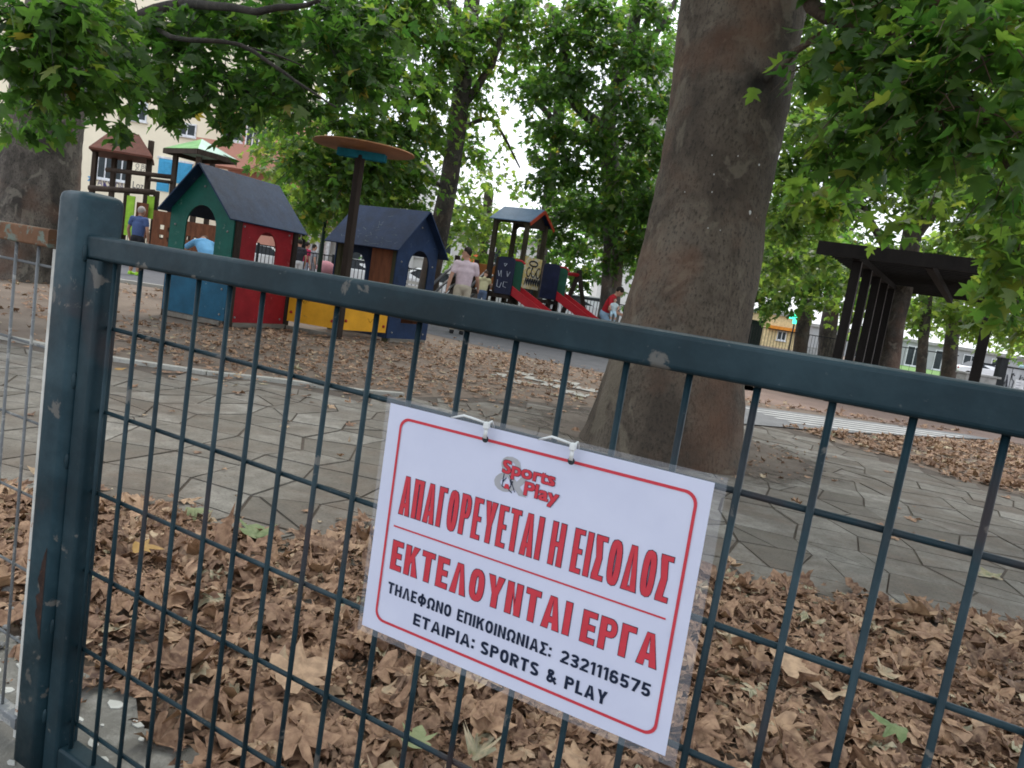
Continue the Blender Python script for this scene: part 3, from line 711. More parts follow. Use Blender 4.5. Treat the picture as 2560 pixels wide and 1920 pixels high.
def glyph(c, w_, t):
    """strokes of one capital, height 1, width w_, stroke t (t <= .3)"""
    q = lambda x0, y0, x1, y1: [(x0, y0), (x1, y0), (x1, y1), (x0, y1)]
    h = t * .85; g_ = []
    if c in 'HΠΓEFPRLKNTI1:':
        if c in 'HΠNI' or c in 'ΓEPRLK': g_.append(q(0, 0, t, 1))
    if c == 'H': g_ += [q(w_ - t, 0, w_, 1), q(t, .5 - h / 2, w_ - t, .5 + h / 2)]
    elif c == 'Π': g_ += [q(w_ - t, 0, w_, 1), q(t, 1 - h, w_ - t, 1)]
    elif c == 'N': g_ += [q(w_ - t, 0, w_, 1), [(t, 1), (t, .72), (w_ - t, 0), (w_ - t, .28)]]
    elif c == 'Γ': g_ += [q(t, 1 - h, w_, 1)]
    elif c == 'E': g_ += [q(t, 1 - h, w_, 1), q(t, 0, w_, h), q(t, .5 - h / 2, w_ * .92, .5 + h / 2)]
    elif c == 'L': g_ += [q(t, 0, w_, h)]
    elif c == 'T': g_ += [q(0, 1 - h, w_, 1), q(w_ / 2 - t / 2, 0, w_ / 2 + t / 2, 1 - h)]
    elif c in 'AΛΔ':
        k = t * 1.08; m_ = w_ / 2
        g_ += [[(0, 0), (k, 0), (m_, .93), (m_, 1), (m_ - k * .52, 1)], [(w_ - k, 0), (w_, 0), (m_ + k * .52, 1), (m_, 1), (m_, .93)]]
        if c == 'A': x = lambda y: k * .9 + (m_ - k * .9) * y; g_.append([(x(.2), .2), (w_ - x(.2), .2), (w_ - x(.2 + h), .2 + h), (x(.2 + h), .2 + h)])
        if c == 'Δ': g_.append([(k * .8, 0), (w_ - k * .8, 0), (w_ - k * 1.2, h), (k * 1.2, h)])
    elif c == 'Y': k = t * 1.1; g_ += [[(0, 1), (w_ / 2 - t / 2, .40), (w_ / 2, .40), (w_ / 2, .62), (k, 1)], [(w_, 1), (w_ - k, 1), (w_ / 2, .62), (w_ / 2, .40), (w_ / 2 + t / 2, .40)], q(w_ / 2 - t / 2, 0, w_ / 2 + t / 2, .40)]
    elif c == 'K': g_ += [[(t, .34), (t, .62), (w_ - t * 1.15, 1), (w_, 1)], [(t + (w_ - t) * .22, .50), (t + (w_ - t) * .5, .68), (w_, 0), (w_ - t * 1.2, 0)]]
    elif c == 'Σ': g_ += [q(0, 1 - h, w_, 1), q(0, 0, w_, h), [(0, 1 - h), (t * 1.2, 1 - h), (w_ * .72, .5), (w_ * .72 - t * 1.1, .5)], [(w_ * .72 - t * 1.1, .5), (w_ * .72, .5), (t * 1.2, h), (0, h)]]
    elif c in 'OQ': g_ += ribbon(arc(w_ / 2, .5, w_ / 2 - t / 2, .5 - h / 2, 0, 345, 23, .78), t, True)
    elif c == 'Φ': g_ += ribbon(arc(w_ / 2, .5, w_ / 2 - t / 2, .36 - h / 2, 0, 345, 23), t, True) + [q(w_ / 2 - t / 2, -.06, w_ / 2 + t / 2, 1.06)]
    elif c == 'Ω': g_ += ribbon([(w_ * .30, h / 2)] + arc(w_ / 2, .55, w_ / 2 - t / 2, .45 - h / 2, 228, -48, 22) + [(w_ * .70, h / 2)], t) + [q(0, 0, w_ * .36, h), q(w_ * .64, 0, w_, h)]
    elif c in 'PR':
        g_ += ribbon([(t, 1 - h / 2), (w_ * .55, 1 - h / 2)] + arc(w_ * .55, .71, w_ * .45 - t / 2, .29 - h / 2, 75, -75, 8) + [(w_ * .55, .42 + h / 2), (t, .42 + h / 2)], h)
        if c == 'R': g_.append([(w_ * .36, .44), (w_ * .36 + t * 1.1, .44), (w_, 0), (w_ - t * 1.15, 0)])
    elif c == 'S': g_ += ribbon(arc(w_ / 2, .735, w_ / 2 - t / 2, .265 - h / 2, 20, 235, 12) + arc(w_ / 2, .265, w_ / 2 - t / 2, .265 - h / 2, 55, -160, 12), t * .95)
    elif c == '&': g_ += ribbon([(w_, .02), (w_ * .22, .68)] + arc(w_ * .40, .79, w_ * .20, .21 - h / 2, 190, -40, 10) + [(w_ * .26, .50)] + arc(w_ * .36, .26, w_ * .36 - t / 2, .26 - h / 2, 120, 330, 10) + [(w_ * .92, .48)], t * .85)
    elif c == '1': g_ += [q(w_ - t, 0, w_, 1), [(0, .70), (w_ - t, .80), (w_ - t, 1), (w_ - t * 1.2, 1), (0, .86)]]
    elif c == '2': g_ += ribbon(arc(w_ / 2, .70, w_ / 2 - t / 2, .30 - h / 2, 170, -28, 12) + [(t * .7, h)], t) + [q(0, 0, w_, h)]
    elif c == '3': g_ += ribbon(arc(w_ / 2, .74, w_ / 2 - t / 2, .26 - h / 2, 165, -70, 11) + [(w_ * .4, .52)] + arc(w_ / 2, .27, w_ / 2 - t / 2, .27 - h / 2, 75, -165, 11), t)
    elif c == '5': g_ += [q(t * .3, 1 - h, w_ * .95, 1)] + ribbon([(t * .8, 1 - h * .6), (t * .65, .50)] + arc(w_ / 2, .31, w_ / 2 - t / 2, .31 - h / 2, 125, -160, 13), t)
    elif c == '6': g_ += ribbon(arc(w_ / 2, .31, w_ / 2 - t / 2, .31 - h / 2, 0, 345, 20), t, True) + ribbon(arc(w_ * .5, .5, w_ / 2 - t / 2, .5 - h / 2, 180, 35, 10), t)
    elif c == '7': g_ += [q(0, 1 - h, w_, 1), [(w_ * .2, 0), (w_ * .2 + t * 1.1, 0), (w_, 1 - h), (w_ - t * 1.15, 1 - h)]]
    elif c == 'I': pass
    elif c == ':': g_ += [q(0, .05, t, .05 + t), q(0, .58, t, .58 + t)]
    return g_
def words(items, dep, t, grow_=0.0):
    """items: (word, box); t = stroke width as a share of the letter height"""
    mb = MB(); kk = 0
    for wd, bx in items:
        x0, y0, x1, y1 = sbox(*bx); H_ = y1 - y0
        gap = t * .62
        ws = [max(t, GW.get(c, .60)) if c not in 'I:' else t for c in wd]
        asp = (x1 - x0) / H_; fixed = sum(t for c in wd if c in 'I:') + gap * (len(wd) - 1)
        k_ = (asp - fixed) / max(1e-6, sum(a for a, c in zip(ws, wd) if c not in 'I:'))
        x = 0.0
        for c, a in zip(wd, ws):
            wv = t if c in 'I:' else a * k_
            for poly in glyph(c, wv, t):
                if grow_:
                    cx = sum(p[0] for p in poly) / len(poly); cy = sum(p[1] for p in poly) / len(poly)
                    ex = max(p[0] for p in poly) - min(p[0] for p in poly); ey = max(p[1] for p in poly) - min(p[1] for p in poly); gr = grow_ / H_
                    poly = [(cx + (p[0] - cx) * (1 + 2 * gr / max(ex, .02)), cy + (p[1] - cy) * (1 + 2 * gr / max(ey, .02))) for p in poly]
                kk += 1
                mb.add([SO + su * (x0 + (x + p[0]) * H_) + sv * (y0 + p[1] * H_) + Vector((0, -dep - (kk % 9) * .000012, 0)) for p in poly], [tuple(range(len(poly)))])
            x += wv + gap
    return mb
red_items = [('AΠAΓOPEYETAI', (.084, .290, .570, .457)), ('H', (.597, .291, .637, .458)), ('EIΣOΔOΣ', (.664, .292, .936, .459)),
             ('EKTEΛOYNTAI', (.079, .576, .690, .704)), ('EPΓA', (.724, .583, .938, .705))]
blk_items = [('THΛEΦΩNO', (.082, .762, .318, .812)), ('EΠIKOINΩNIAΣ:', (.340, .763, .650, .813)), ('2321116575', (.679, .765, .935, .814)),
             ('ETAIPIA:', (.191, .853, .410, .904)), ('SPORTS', (.432, .854, .622, .906)), ('&', (.647, .855, .677, .908)), ('PLAY', (.703, .856, .826, .908))]
def frame_ring(u0, v0, u1, v1, th, r=.014):
    a = rrect(*[q for q in (S(u0, v1) + S(u1, v0))], r=r, n=6)
    x0, y0 = S(u0, v1); x1, y1 = S(u1, v0)
    b_ = rrect(x0 + th, y0 + th, x1 - th, y1 - th, r=r - th * .7, n=6)
    mb = MB(); n_ = len(a)
    seg = []
    for lst in (a, b_):
        seg.append([SO + su * p[0] + sv * p[1] + Vector((0, -.0012, 0)) for p in lst])
    # subdivide so that the frame follows the bow
    A, B = [], []
    for i_ in range(n_):
        for k in range(6):
            A.append(seg[0][i_].lerp(seg[0][(i_ + 1) % n_], k / 6)); B.append(seg[1][i_].lerp(seg[1][(i_ + 1) % n_], k / 6))
    m_ = len(A)
    mb.add(A + B, [(i_, (i_ + 1) % m_, m_ + (i_ + 1) % m_, m_ + i_) for i_ in range(m_)])
    return mb
fr = build(frame_ring(.046, .046, .968, .950, .0034), 'border_line', M_RED, notice); bow(fr.data)
ln = build(gridsheet(S(.073, 0)[0], S(0, .519)[1], S(.941, 0)[0], S(0, .512)[1], .0012, 20), 'rule_line', M_RED, notice); bow(ln.data)
# thin dark outline behind the red words, then the words
def grow(its, m): return [(w_, (a - m / SW, b_ - m / SH, c_ + m / SW, d_ + m / SH)) for w_, (a, b_, c_, d_) in its]
for nm, its, mt, t_ in (('heading_lettering', red_items[:3], M_RED, .125), ('second_line_lettering', red_items[3:], M_RED, .205), ('phone_line_lettering', blk_items[:3], M_BLACK, .215), ('company_line_lettering', blk_items[3:], M_BLACK, .24)):
    if mt is M_RED: build(words(its, .0008, t_, .00075), 'lettering_outline', M_BLACK, notice)
    build(words(its, .0011, t_), nm, mt, notice)
def logo_text(its, dep, du, dv):
    out_ = []
    for wd, bx in its:
        x0, y0, x1, y1 = sbox(*bx)
        for q, (a, b_) in enumerate(((-1, -1), (1, -1), (-1, 1), (1, 1), (0, 0), (-1, 0), (1, 0))):
            out_.append(text_mesh(wd, SF, (x0 + du + a * du, y0 + dv + b_ * dv, x1 - du + a * du, y1 - dv + b_ * dv), dep + q * .00002))
    return join_meshes(out_)
# logo: two red words over a grey ampersand with a small drawn figure
logo_red = [('Sports', (.417, .109, .583, .178)), ('Play', (.494, .171, .601, .243))]
me = logo_text([('&', (.396, .092, .503, .236))], .0007, .0004, .0002); link('logo_ampersand', me, M_GREYI, notice)
me = logo_text(grow(logo_red, .0005), .0012, .0012, .0010); link('logo_outline', me, M_BLACK, notice)
me = logo_text(logo_red, .0015, .0008, .0006); link('logo_words', me, M_RED, notice)
lg = MB()
def stroke(pts, wd, dep=.0013):
    for a, b_ in zip(pts[:-1], pts[1:]):
        pa, pb_ = [SO + su * S(*q)[0] + sv * S(*q)[1] + Vector((0, -dep, 0)) for q in (a, b_)]
        nrm = (pb_ - pa).cross(Vector((0, 1, 0))).normalized() * wd / 2
        lg.add([pa - nrm, pb_ - nrm, pb_ + nrm, pa + nrm], [(0, 1, 2, 3)])
for ps in ([(.425, .165), (.424, .215), (.436, .222)], [(.443, .165), (.456, .2), (.466, .226)], [(.434, .178), (.426, .196)], [(.446, .182), (.452, .205), (.446, .222), (.458, .232)], [(.456, .185), (.452, .2)]):
    stroke(ps, .0011)
o = build(lg, 'logo_drawing', M_BLACK, notice); bow(o.data)
lg = MB(); q = [(.430, .220), (.434, .202), (.444, .202), (.449, .221)]
lg.add([SO + su * S(*k)[0] + sv * S(*k)[1] + Vector((0, -.0015, 0)) for k in q], [(0, 1, 2, 3)])
o = build(lg, 'logo_red_patch', M_RED, notice); bow(o.data)
M_TIE = paint('white_nylon', (.66, .69, .70), .4, None, .7, 30, .06)
M_HOLE = paint('dark_hole', (.03, .035, .04), .9)
for k, (hu, lab) in enumerate(((.360, 'left white cable tie holding the notice to the wires'), (.628, 'right white cable tie holding the notice to the wires'))):
    x, y = S(hu, .037)
    c = SO + su * x + sv * y + Vector((0, -.010, 0))
    t_ = thing('cable_tie', lab, 'cable tie', c, 0, 'cable ties at the top of the notice')
    hd = MB(); hd.obox(c + Vector((-.0035, -.004, .0105)), (.007, 0, 0), (0, .006, 0), (0, 0, .008)); build(hd, 'tie_head', M_TIE, t_, bevel=.001)
    bd = MB(); bd.beam(c + Vector((0, -.001, -.001)), c + Vector((0, -.001, .012)), .0045, .0014, (0, 1, 0))
    top = c + Vector((0, 0, .0165))
    end = SO + su * (x - .125 * SW + (.02 * SW if k else 0)) + sv * (SH * 1.005) + Vector((0, -.008, 0)); mid = top.lerp(end, .55) + Vector((0, -.008, .0065))
    bd.tube([top, top.lerp(mid, .5) + Vector((0, -.003, .001)), mid, mid.lerp(end, .6), end], [.0013, .0015, .0016, .0013, .0008], 6)
    bd.tube([top, top + Vector((.0, .010, .002)), top + Vector((0, .016, -.006))], .0013, 6)
    build(bd, 'tie_band', M_TIE, t_, True)
    hl = MB(); hl.tube([c + Vector((0, .001, -.002)), c + Vector((0, .0002, -.002))], .0042, 14); build(hl, 'punched_hole', M_HOLE, t_)

# ------------------------------------------------------------------ play houses
M_BLUEROOF = paint('slate_blue_board', (.014, .036, .082), .6, (.06, .085, .115), .645, 5, .3)
M_NAVY = paint('navy_board', (.011, .026, .066), .6, (.08, .10, .14), .635, 4, .35)
M_GREEN = paint('green_board', (.006, .085, .065), .5, (.10, .17, .15), .635, 4, .25)
M_TEALB = paint('blue_board', (.010, .075, .135), .5, (.12, .18, .22), .635, 4, .25)
M_REDB = paint('red_board', (.235, .012, .018), .5, (.25, .10, .09), .635, 4, .25)
M_YELB = paint('yellow_board', (.60, .29, .018), .5, (.24, .15, .06), .635, 5, .14)
M_DPOST = paint('dark_post', (.030, .022, .018), .8, (.08, .06, .05), .66, 8, .4, .3, (1, 1, .2))
M_OLIVE = paint('olive_post', (.045, .047, .025), .8, (.09, .08, .06), .66, 8, .3, .3, (1, 1, .2))
M_GREYW = paint('weathered_timber', (.16, .145, .125), .9, (.08, .07, .06), .6, 12, .3, .4, (1, .2, 1))
M_BROWNW = paint('brown_timber', (.13, .05, .025), .75, (.06, .03, .02), .62, 9, .4, .3, (1, 1, .25))
M_DISC = paint('tan_plywood', (.34, .165, .075), .6, (.22, .10, .05), .6, 2, .25)
M_TEALC = paint('teal_bracket', (.012, .17, .24), .55, (.1, .2, .22), .72, 6)
M_BOLT = paint('red_bolt_cap', (.28, .02, .02), .4)
def gable_house(c0, e2, side, w_, l_, he, hr, oe, og, name_parent, mats, front_arch, back_open=True):
    e2 = Vector(e2).normalized(); e1 = Vector((-e2.y, e2.x, 0)) * side; c0 = Vector(c0)
    th = .02; T_ = name_parent
    slope = (hr - he) / (w_ / 2 + oe); hw_ = he + slope * oe     # wall height at the eave line
    g_ = [(0, .06), (w_, .06), (w_, hw_ - .01), (w_ / 2, hr - .02), (0, hw_ - .01)]
    return e1, e2, hw_, slope
def roof_slabs(c0, e1, e2, w_, l_, he, hr, oe, og, th, mat, T_):
    for s_ in (0, 1):
        a = c0 + (e1 * -oe if s_ == 0 else e1 * (w_ + oe)) - e2 * og + UP * he
        r_ = c0 + e1 * (w_ / 2) - e2 * og + UP * hr
        d = r_ - a; n_ = d.cross(e2).normalized()
        if n_.z < 0: n_ = -n_
        if s_ == 1: d = d * .992
        mb = MB(); mb.obox(a, d, e2 * (l_ + 2 * og), n_ * th)
        build(mb, 'roof_board', mat, T_, bevel=.004)
ph = thing('play_house', 'two linked wooden play houses with dark blue gable roofs and yellow panels between', 'play house', (-6.5, 7.0, 0))
# --- left house
c0 = Vector((-6.545, 5.764, 0)); yw = 1.701
e2 = Vector((math.cos(yw), math.sin(yw), 0)); e1 = Vector((-e2.y, e2.x, 0))
W1, L1, HE, HR = 1.038, 1.18, 1.344, 1.972; OE, OG = .066, .168
sl = (HR - HE) / (W1 / 2 + OE); HWL = HE + sl * OE
pt = .10
# front gable: green board with an arched opening, blue board below
link('gable_board', plate([(0, .55), (W1, .55), (W1, HWL - .012), (W1 / 2, HR - .022), (0, HWL - .012)], [arch(.53, .25, .62, 1.20)], .022, (c0, e1, UP)), M_GREEN, ph)
link('lower_board', plate([(0, .085), (W1, .085), (W1, .546), (0, .546)], [], .022, (c0, e1, UP)), M_TEALB, ph)
# red side
sc0 = c0 - e1 * .012
link('side_board', plate([(.10, .075), (L1 - .06, .075), (L1 - .06, HWL - .02), (.10, HWL - .02)], [arch(.61, .205, .52, 1.05)], .022, (c0, e2, UP)), M_REDB, ph)
# far side and back: low boards only
link('far_side_board', plate([(.1, .085), (L1, .085), (L1, .55), (.1, .55)], [], .022, (c0 + e1 * W1, e2, UP)), M_GREEN, ph)
link('back_gable_board', plate([(0, HWL - .16), (W1, HWL - .16), (W1, HWL - .012), (W1 / 2, HR - .022), (0, HWL - .012)], [], .022, (c0 + e2 * L1, e1, UP)), M_REDB, ph)
for (a, b_) in ((-.045, .012), (W1 - .05, .012), (-.03, L1 - .04), (W1 - .05, L1 - .04)):
    mb = MB(); o_ = c0 + e1 * a + e2 * b_; mb.obox(o_ + UP * .0, e1 * .085, e2 * .085, UP * (HWL - .03)); build(mb, 'corner_post', M_DPOST, ph, bevel=.006)
for (o_, d1, d2) in ((c0 - e2 * .03 + e1 * .06, e1 * (W1 - .1), e2 * .05), (c0 - e1 * .03 + e2 * .12, e2 * (L1 - .1), e1 * .05)):
    mb = MB(); mb.obox(o_ + UP * .012, d1, d2, UP * .062); build(mb, 'skid_board', M_GREYW, ph, bevel=.005)
roof_slabs(c0, e1, e2, W1, L1, HE, HR, OE, OG, .02, M_BLUEROOF, ph)
fl = MB(); fl.obox(c0 + e1 * .02 + e2 * .02 + UP * .05, e1 * (W1 - .04), e2 * (L1 - .04), UP * .03); build(fl, 'floor_board', M_GREYW, ph)
C2 = c0 + e2 * L1
# --- right house
d0 = Vector((-5.715, 7.977, 0)); yw2 = 3.064
f2 = Vector((math.cos(yw2), math.sin(yw2), 0)); f1 = Vector((f2.y, -f2.x, 0))
W2, L2, HE2, HR2 = .904, 1.267, 1.338, 1.986; OE2, OG2 = .12, .136
sl2 = (HR2 - HE2) / (W2 / 2 + OE2); HW2 = HE2 + sl2 * OE2
link('gable_board', plate([(0, .06), (W2, .06), (W2, HW2 - .012), (W2 / 2, HR2 - .022), (0, HW2 - .012)], [arch(.50, .235, .30, 1.14)], .022, (d0, f1, UP)), M_NAVY, ph)
link('lower_board', plate([(.0, .06), (L2, .06), (L2, .62), (.0, .62)], [], .022, (d0, f2, UP)), M_NAVY, ph)
link('side_board', plate([(.06, .63), (.52, .63), (.52, HW2 - .02), (.06, HW2 - .02)], [], .022, (d0 + f1 * .03, f2, UP)), M_BROWNW, ph)
link('far_side_board', plate([(.08, .06), (L2, .06), (L2, .70), (.08, .70)], [], .022, (d0 + f1 * W2, f2, UP)), M_BROWNW, ph)
link('back_gable_board', plate([(0, .06), (W2, .06), (W2, HW2 - .012), (W2 / 2, HR2 - .022), (0, HW2 - .012)], [arch(.45, .24, .62, .98)], .022, (d0 + f2 * L2, f1, UP)), M_NAVY, ph)
for (a, b_) in ((.014, .012), (W2 - .09, .012), (.014, L2 - .09), (W2 - .09, L2 - .09)):
    mb = MB(); mb.obox(d0 + f1 * a + f2 * b_, f1 * .085, f2 * .085, UP * (HW2 - .03)); build(mb, 'corner_post', M_OLIVE, ph, bevel=.006)
mb = MB(); mb.obox(d0 + f1 * .05 - f2 * .04 + UP * .005, f1 * (W2 - .1), f2 * .05, UP * .06); build(mb, 'skid_board', M_GREYW, ph, bevel=.005)
roof_slabs(d0, f1, f2, W2, L2, HE2, HR2, OE2, OG2, .02, M_NAVY, ph)
sc_ = MB(); ra_ = d0 - f1 * OE2 - f2 * OG2 + UP * HE2; rd_ = (f1 * (W2 / 2 + OE2) + UP * (HR2 - HE2)); rn_ = rd_.cross(f2).normalized()
if rn_.z < 0: rn_ = -rn_
for k in range(34):
    u_, v_ = random.uniform(.15, 1.3), random.betavariate(1.6, 3.5); p_ = ra_ + f2 * u_ + rd_ * v_ + rn_ * .0212; a_ = random.uniform(-.4, .9)
    dv_ = (f2 * math.cos(a_) + rd_.normalized() * math.sin(a_)) * random.uniform(.02, .12); sc_.beam(p_, p_ + dv_, random.uniform(.003, .007), .001, rn_)
build(sc_, 'scratches', paint('scratch', (.14, .17, .18), .8), ph)
M_BOLTG = paint('grey_bolt', (.20, .20, .20), .5)
for (o_, d1, d2n, spots) in ((c0, e1, e2, ((.08, .16), (W1 - .08, .16), (.08, .48), (W1 - .08, .48), (.09, 1.2), (W1 - .09, 1.2), (W1 / 2, 1.72))), (c0, e2, e1, ((.16, .14), (L1 - .14, .14), (.16, 1.3), (L1 - .14, 1.3))), (d0, f1, f2, ((.1, .15), (W2 - .1, .15), (.1, 1.2), (W2 - .1, 1.2), (W2 / 2, 1.75)))):
    for (u_, z_) in spots:
        mb = MB(); mb.ball(o_ + d1 * u_ + UP * z_ - d2n * .012, .015, 8, 5); build(mb, 'bolt_cap', M_BOLTG, ph, True)
# --- pole with round top, yellow panels
pc = Vector((-5.912, 7.183, 0))
mb = MB(); mb.obox(pc + Vector((-.06, -.06, -.02)), (.10, 0, 0), (0, .10, 0), (0, 0, 2.53)); build(mb, 'mast', M_DPOST, ph, bevel=.01)
disc = MB(); ax = RH * .16 + UP
NS = 48
dcen = pc + UP * 2.605 + RH * .02
disc.lathe((0, 0, 0), [(.62, -.012), (.675, -.008), (.685, 0), (.675, .012), (.4, .035), (.05, .05)], NS)
for k, v in enumerate(disc.v): disc.v[k] = tuple(Matrix.Rotation(rad(1), 3, 'X') @ Vector(v) + dcen)
build(disc, 'round_top', M_DISC, ph)
br = MB()
br.obox(pc - RH * .33 - FH * .05 + UP * 2.465, RH * .66, FH * .025, UP * .105); br.obox(pc - RH * .33 + FH * .05 + UP * 2.465, RH * .66, FH * .025, UP * .105)
build(br, 'bracket', M_TEALC, ph, bevel=.015)
def ypanel(a, b_, z0, z1, bend=0):
    a, b_ = Vector(a), Vector(b_); u = (b_ - a)
    L_ = u.length
    link('yellow_panel', plate([(0, z0), (L_, z0 - bend), (L_, z1 - bend * .3), (0, z1)], [], .02, (a, u, UP)), M_YELB, ph)
    n_ = u.cross(UP).normalized()
    if (Vector(CAM) - a).dot(n_) < 0: n_ = -n_
    for (s_, z) in ((.05, z0 + .13), (L_ - .05, z0 + .10)):
        mb_ = MB(); c = a + u.normalized() * s_ + UP * z + n_ * .012; mb_.ball(c, .022, 10, 6); build(mb_, 'bolt_cap', M_BOLT, ph, True)
    # felt-pen scribbles and worn corners
    ud = u.normalized()
    for k in range(5):
        mk = MB()
        s0 = random.uniform(.15, L_ - .25); z = random.uniform(z0 + .12, z1 - .1); pts = []
        for q in range(7): pts.append(a + ud * (s0 + .02 * q) + UP * (z + .03 * math.sin(q * 1.3 + k)) + n_ * .0125)
        mk.tube(pts, .0022, 4)
        build(mk, 'scribble', paint('pen_ink', (.05, .035, .015), .8), ph)
pcx = pc + Vector((-.01, -.01, 0))
ypanel(C2 - e1 * .05 - e2 * .02, pcx + (C2 - pcx).normalized() * .05, .13, .80)
ypanel(pcx + (d0 - pcx).normalized() * .05, d0 - f1 * .03, .13, .80, -.01)
gw = MB(); gw.beam(C2 - e1 * .05 + UP * .035, pcx + UP * .035, .07, .06); build(gw, 'ground_beam', M_GREYW, ph)

# ------------------------------------------------------------------ slide tower
tw = P(1219, 700, 17.9); tw.z = 0
er = (RH * math.cos(rad(30)) - FH * math.sin(rad(30))); eb = (RH * math.sin(rad(30)) + FH * math.cos(rad(30)))
def TP(r, b_, z): return tw + er * r + eb * b_ + UP * z
st_ = thing('slide_tower', 'wooden play tower with small blue gable roof, two red slides and a ramp', 'play tower', tuple(tw))
M_TPOST = paint('brown_green_post', (.045, .038, .024), .8, (.03, .06, .03), .6, 6, .4, .3, (1, 1, .3))
M_TROOF = paint('light_blue_roof', (.10, .165, .25), .5, (.2, .25, .3), .75, 3, .15)
M_SLIDE = paint('red_slide', (.36, .018, .026), .35, None, .7, 4, .15)
M_ORTRIM = paint('orange_trim', (.30, .045, .022), .6)
M_CHUTE = paint('bright_chute', (.55, .53, .50), .3)
M_PIPE = paint('grey_pipe', (.10, .10, .105), .35, None, .7, 8, .3)
M_LIME = paint('lime_board', (.23, .42, .035), .5, (.2, .25, .1), .72, 5)
M_DNAVY = paint('dark_navy_board', (.012, .016, .042), .4)
M_DGREEN = paint('dark_green_board', (.008, .06, .035), .4)
S0 = .87
for (r, b_) in ((0, 0), (S0, 0), (0, S0), (S0, S0)):
    mb = MB(); mb.obox(TP(r, b_, 0) - er * .05 - eb * .05, er * .1, eb * .1, UP * 2.72); build(mb, 'post', M_TPOST, st_, bevel=.008)
zE, zR = 2.66, 3.02
for s_ in (0, 1):
    a = TP(-.12, -.14 if s_ == 0 else S0 + .14, zE); r_ = TP(-.12, S0 / 2, zR)
    mb = MB(); mb.obox(a, r_ - a, er * (S0 + .26), UP * .02); build(mb, 'roof_board', M_TROOF if s_ == 0 else M_NAVY, st_)
    mb = MB(); mb.beam(TP(S0 + .155, -.15 if s_ == 0 else S0 + .15, zE - .04), TP(S0 + .155, S0 / 2, zR - .03), .022, .075); build(mb, 'bargeboard', M_ORTRIM, st_)
for b_ in (0.0, S0):
    link('arch_board', plate([(0, 2.5), (.12, 2.62), (S0 - .12, 2.62), (S0, 2.5), (S0, 2.70), (0, 2.70)], [], .03, (TP(0, b_, 0), er, UP)), M_TPOST, st_)
link('arch_board', plate([(.02, 2.58), (S0 - .02, 2.58), (S0 - .02, 2.68), (S0 / 2, 3.0), (.02, 2.68)], [], .03, (TP(S0, 0, 0), eb, UP)), M_DPOST, st_)
def deck(r0, b0, r1, b1, z):
    mb = MB(); mb.obox(TP(r0, b0, z - .09), er * (r1 - r0), eb * (b1 - b0), UP * .09); build(mb, 'deck', M_DPOST, st_)
deck(-.04, -.04, S0 + .04, S0 + .04, .98); deck(.2, -.95, 1.25, -.045, .95); deck(S0 + .045, .35, 1.5, S0 + .05, .97); deck(-1.0, .0, -.045, .9, .93)
for (r, b_, h) in ((.62, -.93, 1.85), (1.2, -.8, 1.0), (.3, -.1, 1.8), (1.46, .5, 1.0), (1.46, S0, 1.0), (-.98, .02, 1.7), (-.98, .88, 1.7)):
    mb = MB(); mb.obox(TP(r, b_, 0) - er * .05 - eb * .05, er * .1, eb * .1, UP * h); build(mb, 'post', M_DPOST, st_, bevel=.008)
# graffiti panel on the gable side
link('graffiti_panel', plate([(.03, 1.16), (S0 - .03, 1.16), (S0 - .03, 1.90), (.03, 1.90)], [], .03, (TP(S0 + .052, 0, 0), eb, UP)), paint('cream_yellow_board', (.52, .40, .16), .5, (.55, .52, .45), .5, 4), st_)
gf = MB(); rn = random.Random(3)
def spray(pts, wd, dep=.075):
    for a, b_ in zip(pts[:-1], pts[1:]):
        pa, pb_ = TP(S0 + dep, a[0], a[1]), TP(S0 + dep, b_[0], b_[1]); gf.beam(pa, pb_, .006, wd, er.cross(pb_ - pa))
ell = [(.43 + .20 * math.cos(q / 14 * 6.3), 1.76 + .06 * math.sin(q / 14 * 6.3)) for q in range(15)]
spray(ell, .035); spray([(.42, 1.7), (.40, 1.62)], .035)
for (cx, cz, r) in ((.25, 1.55, .09), (.48, 1.58, .11), (.72, 1.56, .10)):
    spray([(cx + r * math.cos(q / 9 * 5.2 + 1), cz + r * 1.2 * math.sin(q / 9 * 5.2 + 1)) for q in range(10)], .03)
for k in range(7):
    x = .12 + k * .11; spray([(x, 1.24), (x + .05, 1.42), (x + .09, 1.27), (x + .12, 1.40)], .028)
build(gf, 'graffiti', paint('spray_black', (.02, .022, .03), .7), st_)
def rpanel(r0, r1, z0, z1, b_, mat, nm, ang=(1, 0)):
    u = er * ang[0] + eb * ang[1]; L_ = r1 - r0; rr = .09
    poly = [(0, z0), (L_, z0), (L_, z1 - rr)] + [(L_ - rr + rr * math.cos(rad(q)), z1 - rr + rr * math.sin(rad(q))) for q in (30, 60, 90)] + [(rr + rr * math.cos(rad(q)), z1 - rr + rr * math.sin(rad(q))) for q in (90, 120, 150, 180)]
    return link(nm, plate(poly, [], .03, (TP(r0, b_, 0), u, UP)), mat, st_)
